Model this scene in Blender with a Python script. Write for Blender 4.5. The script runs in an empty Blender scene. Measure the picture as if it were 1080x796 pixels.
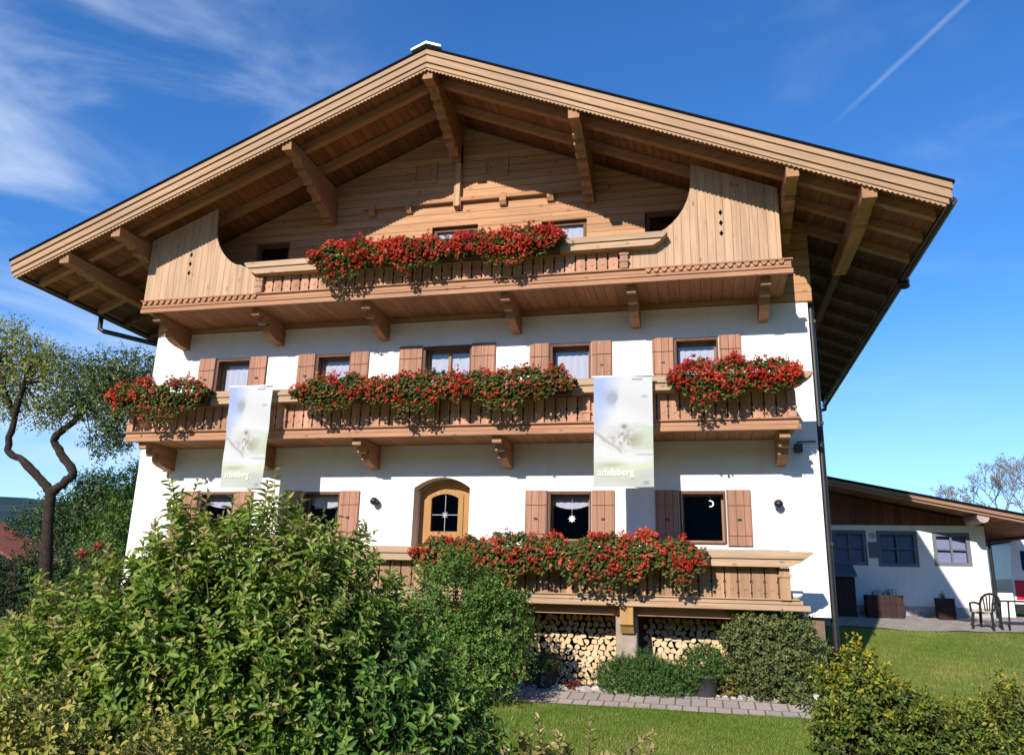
import bpy, math, random
import numpy as np
from mathutils import Vector, Matrix

R = math.radians
random.seed(7)
rng = np.random.default_rng(11)
S = bpy.context.scene
COL = S.collection

# ------------------------------------------------------------------ camera
cam_d = bpy.data.cameras.new('camera')
cam = bpy.data.objects.new('camera', cam_d)
COL.objects.link(cam)
_f = Vector((-0.22818934, 0.93749166, 0.26275278))
_r = Vector((0.97298405, 0.22930765, 0.02683349))
_u = Vector((0.03509505, -0.26177738, 0.96448999))
_m = Matrix((_r, _u, -_f)).transposed().to_4x4()
_m.translation = Vector((11.62906561, -14.36397974, 1.69661048))
cam.matrix_world = _m
cam_d.sensor_width = 36.0
cam_d.lens = 827.806 / 1080 * 36
cam_d.clip_start = 0.05
cam_d.clip_end = 3000
S.camera = cam

# ------------------------------------------------------------------ light
SUN_TO = Vector((-0.26, -1.0, 0.53)).normalized()
EL = math.asin(SUN_TO.z)
AZ = math.atan2(SUN_TO.x, SUN_TO.y)
w = bpy.data.worlds.new('World')
S.world = w
w.use_nodes = True
nt = w.node_tree
nt.nodes.clear()


def wn(t, **k):
    n = nt.nodes.new(t)
    for a, b in k.items():
        setattr(n, a, b)
    return n


def wl(a, b):
    nt.links.new(a, b)


sky = wn('ShaderNodeTexSky', sky_type='NISHITA')
sky.sun_disc = False
sky.sun_elevation = EL
sky.sun_rotation = AZ
sky.altitude = 800
sky.air_density = 1.0
sky.dust_density = 0.15
sky.ozone_density = 3.0
hs = wn('ShaderNodeHueSaturation')
hs.inputs['Saturation'].default_value = 1.2
hs.inputs['Value'].default_value = 1.12
wl(sky.outputs[0], hs.inputs['Color'])
tc = wn('ShaderNodeTexCoord')
# thin cirrus, strongest low on the left, laid out by direction in the sky
sep = wn('ShaderNodeSeparateXYZ')
wl(tc.outputs['Generated'], sep.inputs[0])


def wmath(op, a, b=None, clamp=False):
    n = wn('ShaderNodeMath', operation=op, use_clamp=clamp)
    for i, v in enumerate((a, b)):
        if v is None:
            continue
        if isinstance(v, (int, float)):
            n.inputs[i].default_value = v
        else:
            wl(v, n.inputs[i])
    return n.outputs[0]


def wdot(vec):
    n = wn('ShaderNodeVectorMath', operation='DOT_PRODUCT')
    wl(tc.outputs['Generated'], n.inputs[0])
    n.inputs[1].default_value = vec
    return n.outputs['Value']


def wramp(v, a, b):
    n = wn('ShaderNodeMapRange', clamp=True, interpolation_type='SMOOTHSTEP')
    wl(v, n.inputs[0])
    n.inputs[1].default_value = a
    n.inputs[2].default_value = b
    return n.outputs[0]


def wnoise(scale_vec, scale, detail, rough, dist, rot=(0, 0, 0)):
    m = wn('ShaderNodeMapping')
    m.inputs['Scale'].default_value = scale_vec
    m.inputs['Rotation'].default_value = rot
    wl(tc.outputs['Generated'], m.inputs[0])
    n = wn('ShaderNodeTexNoise')
    n.inputs['Scale'].default_value = scale
    n.inputs['Detail'].default_value = detail
    n.inputs['Roughness'].default_value = rough
    n.inputs['Distortion'].default_value = dist
    wl(m.outputs[0], n.inputs['Vector'])
    return n.outputs[0]


n1 = wnoise((1.0, 1.5, 3.4), 2.6, 6, .55, .8, (0.35, 0.15, 0.3))
n2 = wnoise((1.2, 1.8, 4.0), 4.0, 5, .5, .5, (0.1, 0.5, 0.2))
left_low = wramp(wdot((-0.68, 0.66, 0.30)), 0.88, 0.99)
left_hi = wramp(wdot((-0.62, 0.60, 0.50)), 0.90, 1.0)
right_w = wramp(wdot((0.20, 0.88, 0.42)), 0.93, 1.0)
c1 = wmath('MULTIPLY', wramp(n1, .36, .76), wmath('ADD', wmath('MULTIPLY', left_low, .62), wmath('MULTIPLY', left_hi, .10)))
c2 = wmath('MULTIPLY', wramp(n2, .50, .80), wmath('ADD', wmath('MULTIPLY', right_w, .12), wmath('MULTIPLY', left_low, .3)))
# the contrail: a band along one great circle
cn = wmath('ABSOLUTE', wdot((-0.6454134, -0.30798918, 0.69898799)))
line = wmath('SUBTRACT', 1.0, wramp(cn, 0.0004, 0.0042))
along = wramp(wdot((0.2819, 0.7545, 0.5927)), 0.984, 0.9965)
ct = wmath('MULTIPLY', wmath('MULTIPLY', line, along), wmath('ADD', .04, wmath('MULTIPLY', n2, .26)))
haze_h = wmath('MULTIPLY', wmath('SUBTRACT', 1.0, wramp(sep.outputs['Z'], -0.05, 0.36)), .50)
cloud = wmath('ADD', wmath('ADD', c1, c2), wmath('ADD', ct, haze_h), True)
mixc = wn('ShaderNodeMixRGB')
wl(wmath('MULTIPLY', cloud, .85), mixc.inputs[0])
tintc = wn('ShaderNodeMixRGB', blend_type='MULTIPLY')
tintc.inputs[0].default_value = 1.0
wl(hs.outputs[0], tintc.inputs[1])
tintc.inputs[2].default_value = (.74, 1.0, 1.24, 1)
wl(tintc.outputs[0], mixc.inputs[1])
mixc.inputs[2].default_value = (5.3, 6.1, 7.4, 1)
bg = wn('ShaderNodeBackground')
bg.inputs[1].default_value = 0.118
wl(mixc.outputs[0], bg.inputs[0])
wo = wn('ShaderNodeOutputWorld')
wl(bg.outputs[0], wo.inputs[0])

sd = bpy.data.lights.new('sun', 'SUN')
sd.energy = 4.8
sd.angle = R(0.5)
sd.color = (1.0, 0.93, 0.83)
sun = bpy.data.objects.new('sun', sd)
sun.rotation_euler = (-SUN_TO).to_track_quat('-Z', 'Y').to_euler()
sun.location = (4, -20, 20)
COL.objects.link(sun)

vs = S.view_settings
vs.view_transform = 'Standard'
vs.look = 'None'
vs.exposure = 0.42
vs.gamma = 1.0
vs.use_curve_mapping = False
S.cycles.max_bounces = 6
S.cycles.transparent_max_bounces = 12
S.cycles.caustics_reflective = False
S.cycles.caustics_refractive = False


# ------------------------------------------------------------------ materials
class NT:
    def __init__(s, name):
        s.m = bpy.data.materials.new(name)
        s.m.use_nodes = True
        s.t = s.m.node_tree
        s.t.nodes.clear()
        s.out = s.n('ShaderNodeOutputMaterial')

    def n(s, t, **k):
        x = s.t.nodes.new(t)
        for a, b in k.items():
            setattr(x, a, b)
        return x

    def l(s, a, b):
        s.t.links.new(a, b)

    def set(s, sock, v):
        if isinstance(v, (int, float, tuple, list)):
            if isinstance(v, (tuple, list)) and len(v) == 3 and sock.type == 'RGBA':
                v = (*v, 1)
            sock.default_value = v
        else:
            s.l(v, sock)

    def math(s, op, a, b=None, clamp=False):
        x = s.n('ShaderNodeMath', operation=op, use_clamp=clamp)
        s.set(x.inputs[0], a)
        if b is not None:
            s.set(x.inputs[1], b)
        return x.outputs[0]

    def map(s, v, a, b, c=0.0, d=1.0):
        x = s.n('ShaderNodeMapRange', clamp=True)
        s.set(x.inputs[0], v)
        for i, q in enumerate((a, b, c, d)):
            s.set(x.inputs[i + 1], q)
        return x.outputs[0]

    def mix(s, f, a, b, mode='MIX'):
        x = s.n('ShaderNodeMixRGB', blend_type=mode)
        s.set(x.inputs[0], f)
        s.set(x.inputs[1], a)
        s.set(x.inputs[2], b)
        return x.outputs[0]

    def obj(s):
        return s.n('ShaderNodeTexCoord').outputs['Object']

    def mapping(s, v, scale=(1, 1, 1), rot=(0, 0, 0)):
        x = s.n('ShaderNodeMapping')
        s.l(v, x.inputs[0])
        x.inputs['Scale'].default_value = scale
        x.inputs['Rotation'].default_value = rot
        return x.outputs[0]

    def noise(s, v, scale, detail=3, rough=.55, dist=0):
        x = s.n('ShaderNodeTexNoise')
        s.l(v, x.inputs['Vector'])
        x.inputs['Scale'].default_value = scale
        x.inputs['Detail'].default_value = detail
        x.inputs['Roughness'].default_value = rough
        x.inputs['Distortion'].default_value = dist
        return x.outputs[0]

    def bsdf(s, col, rough=.7, spec=.3, metal=0.0, bump=None, bstr=.3, bdist=.01):
        b = s.n('ShaderNodeBsdfPrincipled')
        s.set(b.inputs['Base Color'], col)
        s.set(b.inputs['Roughness'], rough)
        b.inputs['Specular IOR Level'].default_value = spec
        b.inputs['Metallic'].default_value = metal
        if bump is not None:
            x = s.n('ShaderNodeBump')
            x.inputs['Strength'].default_value = bstr
            x.inputs['Distance'].default_value = bdist
            s.l(bump, x.inputs['Height'])
            s.l(x.outputs[0], b.inputs['Normal'])
        return b.outputs[0]

    def done(s, sh):
        s.l(sh, s.out.inputs['Surface'])
        return s.m


def sc(c, k):
    return tuple(min(1.0, v * k) for v in c)


def mat_plain(name, col, rough=.6, spec=.3, metal=0.0, var=.12, nscale=6):
    t = NT(name)
    n = t.noise(t.obj(), nscale, 4, .6)
    c = t.mix(t.map(n, .3, .7), sc(col, 1 - var), sc(col, 1 + var))
    return t.done(t.bsdf(c, rough, spec, metal, n, .15, .01))


def mat_wood(name, col, grain='x', board=None, rot=(0, 0, 0), var=.16, rough=.68, dark=.55, knots=True, groove=.05, grey=None, gdark=.75, stains=.42):
    """spruce: stretched grain, per-board tone, grooves between boards, knots."""
    t = NT(name)
    o = t.obj()
    if rot != (0, 0, 0):
        o = t.mapping(o, rot=rot)
    i = 'xyz'.index(grain)
    s1 = [11.0] * 3
    s1[i] = .55
    s2 = [60.0] * 3
    s2[i] = 1.6
    g1 = t.noise(t.mapping(o, tuple(s1)), 1.0, 4, .6, .5)
    g2 = t.noise(t.mapping(o, tuple(s2)), 1.0, 2, .6)
    big = t.noise(o, .8, 3, .6)
    base = t.mix(t.map(g1, .33, .70), sc(col, 1.12), sc(col, .72))
    base = t.mix(t.math('MULTIPLY', t.map(g2, .42, .72), .5), base, sc(col, .45))
    st_ = [2.2] * 3
    st_[i] = .22
    stain = t.noise(t.mapping(o, tuple(st_)), 1.0, 5, .65, .3)
    base = t.mix(t.math('MULTIPLY', t.map(stain, .50, .72), stains), base, sc(col, .42))
    base = t.mix(t.math('MULTIPLY', t.map(big, .4, .7), .45), base, grey if grey else (col[0] * .85, col[1] * .92, col[2] * 1.0))
    hgt = t.math('MULTIPLY', g1, .4)
    if board:
        ax, wd = board
        sp = t.n('ShaderNodeSeparateXYZ')
        t.l(o, sp.inputs[0])
        q = t.math('DIVIDE', sp.outputs['XYZ'.index(ax.upper())], wd)
        fl = t.math('FLOOR', q)
        fr = t.math('FRACT', q)
        wnz = t.n('ShaderNodeTexWhiteNoise', noise_dimensions='1D')
        t.l(fl, wnz.inputs['W'])
        tone = t.map(wnz.outputs['Value'], 0, 1, 1 - var, 1 + var)
        cc = t.n('ShaderNodeCombineXYZ')
        for k in range(3):
            t.l(tone, cc.inputs[k])
        base = t.mix(1.0, base, cc.outputs[0], 'MULTIPLY')
        edge = t.math('MINIMUM', fr, t.math('SUBTRACT', 1.0, fr))
        gm = t.map(edge, groove * .35, groove, 1.0, 0.0)
        base = t.mix(t.math('MULTIPLY', gm, gdark), base, sc(col, .22))
        hgt = t.math('SUBTRACT', hgt, t.math('MULTIPLY', gm, 1.0))
    if knots:
        s3 = [5.0] * 3
        s3[i] = 2.6
        v = t.n('ShaderNodeTexVoronoi')
        t.l(t.mapping(o, tuple(s3)), v.inputs['Vector'])
        v.inputs['Scale'].default_value = 1.0
        k = t.map(v.outputs['Distance'], .07, .16, .8, 0.0)
        base = t.mix(k, base, sc(col, .38))
    return t.done(t.bsdf(base, rough, .25, 0, hgt, .5, .012))


def mat_leaf(name, cols, trans=.32, rough=.5, spec=.35):
    """cols: list of (pos, rgb) over the per-leaf 'tint' attribute."""
    t = NT(name)
    a = t.n('ShaderNodeAttribute', attribute_name='tint')
    r = t.n('ShaderNodeValToRGB')
    e = r.color_ramp.elements
    while len(e) < len(cols):
        e.new(.5)
    for q, (p, c) in zip(e, cols):
        q.position = p
        q.color = (*c, 1)
    t.l(a.outputs['Fac'], r.inputs[0])
    b = t.bsdf(r.outputs[0], rough, spec)
    tr = t.n('ShaderNodeBsdfTranslucent')
    t.l(t.mix(1.0, r.outputs[0], (1.0, 1.0, .55), 'MULTIPLY'), tr.inputs[0])
    mx = t.n('ShaderNodeMixShader')
    mx.inputs[0].default_value = trans
    t.l(b, mx.inputs[1])
    t.l(tr.outputs[0], mx.inputs[2])
    return t.done(mx.outputs[0])


def mat_glass(name, tint, opaque):
    t = NT(name)
    fr = t.n('ShaderNodeFresnel')
    fr.inputs[0].default_value = 1.52
    gl = t.n('ShaderNodeBsdfGlossy')
    gl.inputs['Roughness'].default_value = .03
    tp = t.n('ShaderNodeBsdfTransparent')
    tp.inputs[0].default_value = (*tint, 1)
    mx = t.n('ShaderNodeMixShader')
    f = t.math('ADD', t.math('MULTIPLY', fr.outputs[0], 1.0), opaque, True)
    t.l(f, mx.inputs[0])
    t.l(tp.outputs[0], mx.inputs[1])
    t.l(gl.outputs[0], mx.inputs[2])
    return t.done(mx.outputs[0])


M = {}
M['gable'] = mat_wood('spruce_gable_boards', (.52, .268, .130), 'x', ('z', .17), var=.10)
M['panel'] = mat_wood('spruce_vertical_boards', (.52, .325, .195), 'z', ('x', .145), var=.08, gdark=.5, stains=.2)
M['barge_l'] = mat_wood('spruce_barge_left', (.45, .275, .155), 'x', None, rot=(0, R(23.1), 0), knots=False, grey=(.30, .20, .13))
M['barge_r'] = mat_wood('spruce_barge_right', (.45, .275, .155), 'x', None, rot=(0, R(-23.1), 0), knots=False, grey=(.30, .20, .13))
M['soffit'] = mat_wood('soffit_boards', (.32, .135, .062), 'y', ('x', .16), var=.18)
M['beam_y'] = mat_wood('beam_along_ridge', (.42, .205, .10), 'y', None)
M['beam_x'] = mat_wood('beam_along_front', (.45, .225, .11), 'x', None)
M['rough'] = mat_wood('eave_shade_boards', (.13, .065, .038), 'y', ('x', .16), var=.18, knots=False)  # soffit wood with the deep shade under the rear eaves put into its colour
M['rafter'] = mat_wood('rafter_wood', (.46, .225, .115), 'x', None, rot=(0, R(23.1), 0), knots=False)
M['rail'] = mat_wood('rail_wood', (.50, .325, .195), 'x', None, grey=(.34, .25, .17))
M['balu'] = mat_wood('baluster_wood', (.52, .265, .16), 'z', ('x', .195), var=.22, knots=False, groove=.001)
M['balu_low'] = mat_wood('baluster_wood_pale', (.42, .24, .13), 'z', ('x', .2), var=.32, knots=False, groove=.001)
M['fascia'] = mat_wood('balcony_fascia_wood', (.44, .215, .115), 'x', None, grey=(.4, .23, .14))
M['floor'] = mat_wood('balcony_floor_boards', (.42, .19, .085), 'y', ('x', .19), var=.12)
M['shutter'] = mat_wood('shutter_wood', (.40, .20, .125), 'z', ('x', .135), var=.07, knots=False)
M['wframe'] = mat_wood('window_frame_brown', (.15, .07, .04), 'z', None, knots=False)
M['casement'] = mat_wood('casement_wood', (.33, .19, .12), 'z', None, knots=False)
M['wframe_l'] = mat_wood('window_frame_larch', (.46, .24, .085), 'z', None, knots=False)
M['postwood'] = mat_wood('post_wood', (.50, .27, .09), 'z', None, knots=False)
M['annexwood'] = mat_wood('annex_boards', (.17, .062, .035), 'z', ('x', .15), var=.2)
M['cup'] = mat_wood('cupboard_wood', (.045, .020, .016), 'z', ('x', .14), var=.15, knots=False)
M['logend'] = None
M['black'] = mat_plain('black_metal', (.025, .025, .028), .4, .5, .3)
M['darkroof'] = mat_plain('dark_roofing', (.008, .008, .009), .8, .03)
M['ridge'] = mat_plain('ridge_sheet_metal', (.62, .63, .64), .45, .5, .3)
M['gutter'] = mat_plain('gutter_dark_copper', (.03, .028, .03), .45, .5, .4)
M['concrete'] = mat_plain('concrete', (.33, .27, .21), .9, .1, 0, .25, 3)
M['plinth'] = mat_plain('plinth_render', (.19, .13, .10), .9, .1, 0, .25, 2)
M['white'] = mat_plain('white_gloss', (.78, .79, .80), .3, .5)
M['curtain'] = mat_plain('curtain_cloth', (.52, .51, .57), .9, .05, 0, .06, 20)
M['gap_shade'] = mat_wood('gap_shade_backing', (.13, .06, .035), 'x', None, knots=False)  # dark colour standing in for shade between the balusters
M['hole'] = mat_plain('cut_out_shade', (.006, .005, .005), .95, 0)  # near-black colour standing in for the shade inside cut-outs
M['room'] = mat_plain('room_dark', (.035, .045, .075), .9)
M['pane'] = mat_glass('window_glass', (.92, .93, .96), .05)
M['pane_dark'] = mat_glass('window_glass_dark', (.20, .28, .48), .05)
M['lead'] = mat_plain('lead_came', (.36, .37, .40), .5)
M['annexframe'] = mat_plain('annex_window_frame', (.13, .135, .16), .6)
M['pane_blue'] = mat_glass('annex_window_glass', (.70, .74, .90), .10)
M['beam_pale'] = mat_wood('annex_purlin_pale', (.55, .40, .36), 'y', None, knots=False)
M['barge_dark'] = mat_wood('annex_barge', (.34, .19, .125), 'x', None, rot=(0, R(-12), 0), knots=False)
M['greyshelf'] = mat_plain('weathered_shelf', (.34, .32, .29), .8)
M['terra'] = mat_plain('planter_box', (.07, .035, .022), .7)
M['pot'] = mat_plain('pot_dark_plastic', (.035, .037, .042), .5, .4)
M['chair'] = mat_plain('chair_dark_plastic', (.016, .021, .018), .6, .15)
M['red'] = mat_plain('red_lamp_plastic', (.55, .01, .03), .3, .5)
M['vanwhite'] = mat_plain('van_paint', (.74, .75, .77), .25, .5, 0, .03)
M['stone'] = mat_plain('pale_stone', (.40, .37, .34), .9, .15, 0, .35, 9)
M['shedroof'] = mat_plain('red_roof_tiles', (.28, .10, .07), .85, .1, 0, .3, 8)
M['bark'] = mat_plain('bark', (.040, .030, .024), .95, .05, 0, .45, 12)
M['bark_pale'] = mat_plain('bark_pale', (.24, .21, .185), .95, .05, 0, .35, 12)
M['stem'] = mat_plain('green_stem', (.10, .09, .045), .8, .1)

t = NT('white_plaster')
o = t.obj()
n1_ = t.noise(o, 1.1, 5, .65)
n2_ = t.noise(o, 45, 4, .6)
c = t.mix(t.map(n1_, .3, .75), (.80, .775, .735), (.745, .715, .675))
st_ = t.noise(t.mapping(o, (3.2, 3.2, .25)), 1.0, 5, .65, .4)
c = t.mix(t.math('MULTIPLY', t.map(st_, .52, .78), .30), c, (.52, .47, .41))
hh = t.math('ADD', t.math('MULTIPLY', n2_, .5), t.noise(o, 7, 4, .6))
M['plaster'] = t.done(t.bsdf(c, .9, .1, 0, hh, .35, .02))

t = NT('log_end_wood')
o = t.obj()
n = t.noise(o, 30, 3, .6)
oi = t.n('ShaderNodeObjectInfo')
c = t.mix(t.map(n, .3, .7), (.66, .46, .25), (.54, .34, .17))
c = t.mix(oi.outputs['Random'], c, (.66, .50, .32))
M['logend'] = t.done(t.bsdf(c, .8, .15, 0, n, .3, .01))

t = NT('lawn_ground')
o = t.obj()
na = t.noise(o, .7, 5, .65)
nb = t.noise(o, 28, 4, .7)
c = t.mix(t.map(na, .35, .68), (.125, .185, .030), (.215, .225, .062))
c = t.mix(t.math('MULTIPLY', t.map(nb, .4, .7), .55), c, (.045, .085, .012))
c = t.mix(t.math('MULTIPLY', t.map(t.noise(o, 2.6, 5, .7, .6), .52, .70), .5), c, (.24, .22, .085))
M['lawn'] = t.done(t.bsdf(c, .95, .05, 0, nb, .8, .03))

t = NT('path_pavers')
o = t.mapping(t.obj(), rot=(0, 0, 0))
br = t.n('ShaderNodeTexBrick', offset=.5)
t.l(o, br.inputs['Vector'])
br.inputs['Color1'].default_value = (.50, .40, .335, 1)
br.inputs['Color2'].default_value = (.40, .33, .285, 1)
br.inputs['Mortar'].default_value = (.13, .11, .09, 1)
br.inputs['Scale'].default_value = 1.0
br.inputs['Mortar Size'].default_value = .012
br.inputs['Brick Width'].default_value = .23
br.inputs['Row Height'].default_value = .425
n = t.noise(o, 9, 5, .7)
c = t.mix(t.math('MULTIPLY', t.map(n, .35, .7), .4), br.outputs['Color'], (.24, .21, .18))
M['paver'] = t.done(t.bsdf(c, .9, .15, 0, t.math('ADD', t.math('MULTIPLY', br.outputs['Fac'], -1.0), t.math('MULTIPLY', n, .3)), .5, .01))

t = NT('gravel')
o = t.obj()
v = t.n('ShaderNodeTexVoronoi')
t.l(o, v.inputs['Vector'])
v.inputs['Scale'].default_value = 28
c = t.mix(t.map(t.noise(o, 3, 4, .6), .3, .7), (.42, .37, .33), (.30, .26, .23))
c = t.mix(.35, c, v.outputs['Color'], 'SOFT_LIGHT')
M['gravel'] = t.done(t.bsdf(c, .95, .1, 0, v.outputs['Distance'], .8, .03))

t = NT('soil')
o = t.obj()
n = t.noise(o, 14, 5, .7)
c = t.mix(t.map(n, .3, .7), (.06, .042, .03), (.12, .09, .065))
M['soil'] = t.done(t.bsdf(c, .95, .05, 0, n, .8, .03))

t = NT('pale_bounce_ground')
o = t.obj()
n = t.noise(o, 6, 5, .7)
c = t.mix(t.map(n, .3, .7), (.56, .51, .45), (.46, .42, .37))
M['bounce'] = t.done(t.bsdf(c, .95, .1, 0, n, .5, .02))  # pale so the added ground reflects warm fill light

t = NT('distant_forest')
o = t.obj()
n = t.noise(o, .12, 6, .7)
c = t.mix(t.map(n, .35, .7), (.030, .055, .065), (.055, .085, .085))
M['hill'] = t.done(t.bsdf(c, 1, 0))

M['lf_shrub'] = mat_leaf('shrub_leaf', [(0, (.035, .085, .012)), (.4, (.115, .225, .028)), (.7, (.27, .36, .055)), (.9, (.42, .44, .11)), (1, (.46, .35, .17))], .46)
M['lf_bright'] = mat_leaf('bright_shrub_leaf', [(0, (0.032, 0.079, 0.018)), (.5, (0.096, 0.201, 0.032)), (.85, (0.228, 0.333, 0.052)), (1, (0.333, 0.333, 0.088))])
M['lf_hedge'] = mat_leaf('yellow_hedge_leaf', [(0, (0.058, 0.108, 0.020)), (.4, (0.165, 0.215, 0.036)), (.75, (0.347, 0.330, 0.058)), (1, (0.528, 0.446, 0.116))])
M['lf_dense'] = mat_leaf('dense_shrub_leaf', [(0, (0.039, 0.064, 0.025)), (.5, (0.106, 0.145, 0.046)), (.85, (0.213, 0.245, 0.075)), (1, (0.319, 0.255, 0.106))])
M['lf_cush'] = mat_leaf('cushion_leaf', [(0, (0.026, 0.067, 0.014)), (.6, (0.080, 0.170, 0.034)), (1, (0.16, 0.26, 0.06))])
M['lf_gold'] = mat_leaf('gold_shrub_leaf', [(0, (0.051, 0.087, 0.014)), (.45, (0.152, 0.196, 0.026)), (.75, (0.392, 0.348, 0.032)), (1, (0.609, 0.435, 0.043))])
M['lf_mix'] = mat_leaf('autumn_shrub_leaf', [(0, (0.043, 0.068, 0.020)), (.5, (0.128, 0.145, 0.037)), (.8, (0.255, 0.204, 0.060)), (1, (0.510, 0.374, 0.068))])
M['lf_twig'] = mat_leaf('pale_twig_leaf', [(0, (0.084, 0.108, 0.024)), (.5, (0.264, 0.240, 0.072)), (1, (0.504, 0.396, 0.180))])
M['lf_ger'] = mat_leaf('geranium_leaf', [(0, (.045, .052, .012)), (.5, (.095, .115, .024)), (.85, (.16, .165, .04)), (1, (.22, .15, .05))])
M['petal'] = mat_leaf('geranium_petal', [(0, (.36, .016, .014)), (.45, (.62, .050, .028)), (.8, (.68, .125, .05)), (1, (.72, .25, .15))], .3, .6, .2)
M['petal_pink'] = mat_leaf('rose_petal', [(0, (.38, .08, .04)), (1, (.55, .20, .12))], .25, .6, .2)
M['lf_tree'] = mat_leaf('fruit_tree_leaf', [(0, (0.044, 0.070, 0.026)), (.5, (0.109, 0.153, 0.053)), (.85, (0.284, 0.306, 0.066)), (1, (0.612, 0.524, 0.087))])
M['lf_wood'] = mat_leaf('woodland_leaf', [(0, (0.018, 0.043, 0.018)), (.6, (0.054, 0.108, 0.032)), (1, (0.153, 0.198, 0.054))])
M['lf_pale'] = mat_leaf('sparse_pale_leaf', [(0, (.14, .14, .09)), (1, (.26, .24, .15))])
M['lf_red'] = mat_leaf('red_foliage', [(0, (.12, .02, .02)), (1, (.35, .06, .05))])
M['blade'] = mat_leaf('grass_blade', [(0, (.10, .18, .018)), (.55, (.175, .245, .036)), (1, (.36, .33, .10))], .3, .6, .2)


# ------------------------------------------------------------------ mesh helpers
class MB:
    """collects shapes; build() links them as ONE mesh object."""

    def __init__(s):
        s.v = []
        s.f = []
        s.mi = []
        s.sm = []

    def add(s, vs_, fs, mi=0, smooth=False):
        b = len(s.v)
        s.v += [tuple(p) for p in vs_]
        for f in fs:
            s.f.append(tuple(i + b for i in f))
            s.mi.append(mi)
            s.sm.append(smooth)
        return s

    def box(s, x0, x1, y0, y1, z0, z1, mi=0):
        v = [(x, y, z) for z in (z0, z1) for y in (y0, y1) for x in (x0, x1)]
        return s.add(v, [(0, 2, 3, 1), (4, 5, 7, 6), (0, 1, 5, 4), (2, 6, 7, 3), (0, 4, 6, 2), (1, 3, 7, 5)], mi)

    def bbox(s, x0, x1, y0, y1, z0, z1, b=.008, mi=0):
        """box with chamfered edges along its longest axis."""
        d = (x1 - x0, y1 - y0, z1 - z0)
        k = d.index(max(d))
        if k == 0:
            poly = [(y0 + b, z0), (y1 - b, z0), (y1, z0 + b), (y1, z1 - b), (y1 - b, z1), (y0 + b, z1), (y0, z1 - b), (y0, z0 + b)]
            return s.prism(poly, 'x', x0, x1, mi)
        if k == 1:
            poly = [(x0 + b, z0), (x1 - b, z0), (x1, z0 + b), (x1, z1 - b), (x1 - b, z1), (x0 + b, z1), (x0, z1 - b), (x0, z0 + b)]
            return s.prism(poly, 'y', y0, y1, mi)
        poly = [(x0 + b, y0), (x1 - b, y0), (x1, y0 + b), (x1, y1 - b), (x1 - b, y1), (x0 + b, y1), (x0, y1 - b), (x0, y0 + b)]
        return s.prism(poly, 'z', z0, z1, mi)

    def prism(s, poly, axis, a, b, mi=0):
        n = len(poly)
        pt = {'x': lambda p, q: (q, p[0], p[1]), 'y': lambda p, q: (p[0], q, p[1]), 'z': lambda p, q: (p[0], p[1], q)}[axis]
        v = [pt(p, a) for p in poly] + [pt(p, b) for p in poly]
        f = [tuple(range(n))[::-1], tuple(range(n, 2 * n))]
        f += [(i, (i + 1) % n, n + (i + 1) % n, n + i) for i in range(n)]
        ar = sum(poly[i][0] * poly[(i + 1) % n][1] - poly[(i + 1) % n][0] * poly[i][1] for i in range(n))
        if (ar < 0) != (axis == 'y'):
            f = [q[::-1] for q in f]
        return s.add(v, f, mi)

    def tube(s, pts, rad, n=8, mi=0, smooth=True, caps=True):
        pts = [Vector(p) for p in pts]
        rs = rad if isinstance(rad, (list, tuple)) else [rad] * len(pts)
        v = []
        prev = None
        for i, p in enumerate(pts):
            d = (pts[min(i + 1, len(pts) - 1)] - pts[max(i - 1, 0)])
            if d.length < 1e-9:
                d = Vector((0, 0, 1))
            d.normalize()
            if prev is None:
                a = d.cross(Vector((0, 0, 1)) if abs(d.z) < .9 else Vector((1, 0, 0))).normalized()
            else:
                a = (prev - d * prev.dot(d))
                a = a.normalized() if a.length > 1e-6 else d.orthogonal().normalized()
            prev = a
            b = d.cross(a)
            for k in range(n):
                q = 2 * math.pi * k / n
                v.append(p + (a * math.cos(q) + b * math.sin(q)) * rs[i])
        f = []
        for i in range(len(pts) - 1):
            for k in range(n):
                f.append((i * n + k, i * n + (k + 1) % n, (i + 1) * n + (k + 1) % n, (i + 1) * n + k))
        s.add(v, f, mi, smooth)
        if caps:
            s.add(v[:n], [tuple(range(n))[::-1]], mi)
            s.add(v[-n:], [tuple(range(n))], mi)
        return s

    def lathe(s, prof, c, n=20, mi=0, smooth=True):
        v = []
        for r, z in prof:
            for k in range(n):
                q = 2 * math.pi * k / n
                v.append((c[0] + r * math.cos(q), c[1] + r * math.sin(q), c[2] + z))
        f = []
        for i in range(len(prof) - 1):
            for k in range(n):
                f.append((i * n + k, i * n + (k + 1) % n, (i + 1) * n + (k + 1) % n, (i + 1) * n + k))
        return s.add(v, f, mi, smooth)

    def build(s, name, mats, parent=None, bevel=None):
        o3 = origin_of(parent)
        me = bpy.data.meshes.new(name)
        me.from_pydata([(p[0] - o3[0], p[1] - o3[1], p[2] - o3[2]) for p in s.v], [], s.f)
        if not isinstance(mats, (list, tuple)):
            mats = [mats]
        for m in mats:
            me.materials.append(m)
        me.polygons.foreach_set('material_index', s.mi)
        me.polygons.foreach_set('use_smooth', s.sm)
        me.update()
        return link(name, me, parent)


ORIG = {}


def origin_of(p):
    return ORIG.get(p.name, (0, 0, 0)) if p is not None else (0, 0, 0)


def link(name, me, parent):
    ob = bpy.data.objects.new(name, me)
    COL.objects.link(ob)
    if parent is not None:
        ob.parent = parent
        ORIG[ob.name] = origin_of(parent)
    return ob


def tag(o, label=None, cat=None, group=None, kind=None):
    for k, v in (('label', label), ('category', cat), ('group', group), ('kind', kind)):
        if v:
            o[k] = v
    return o


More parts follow.
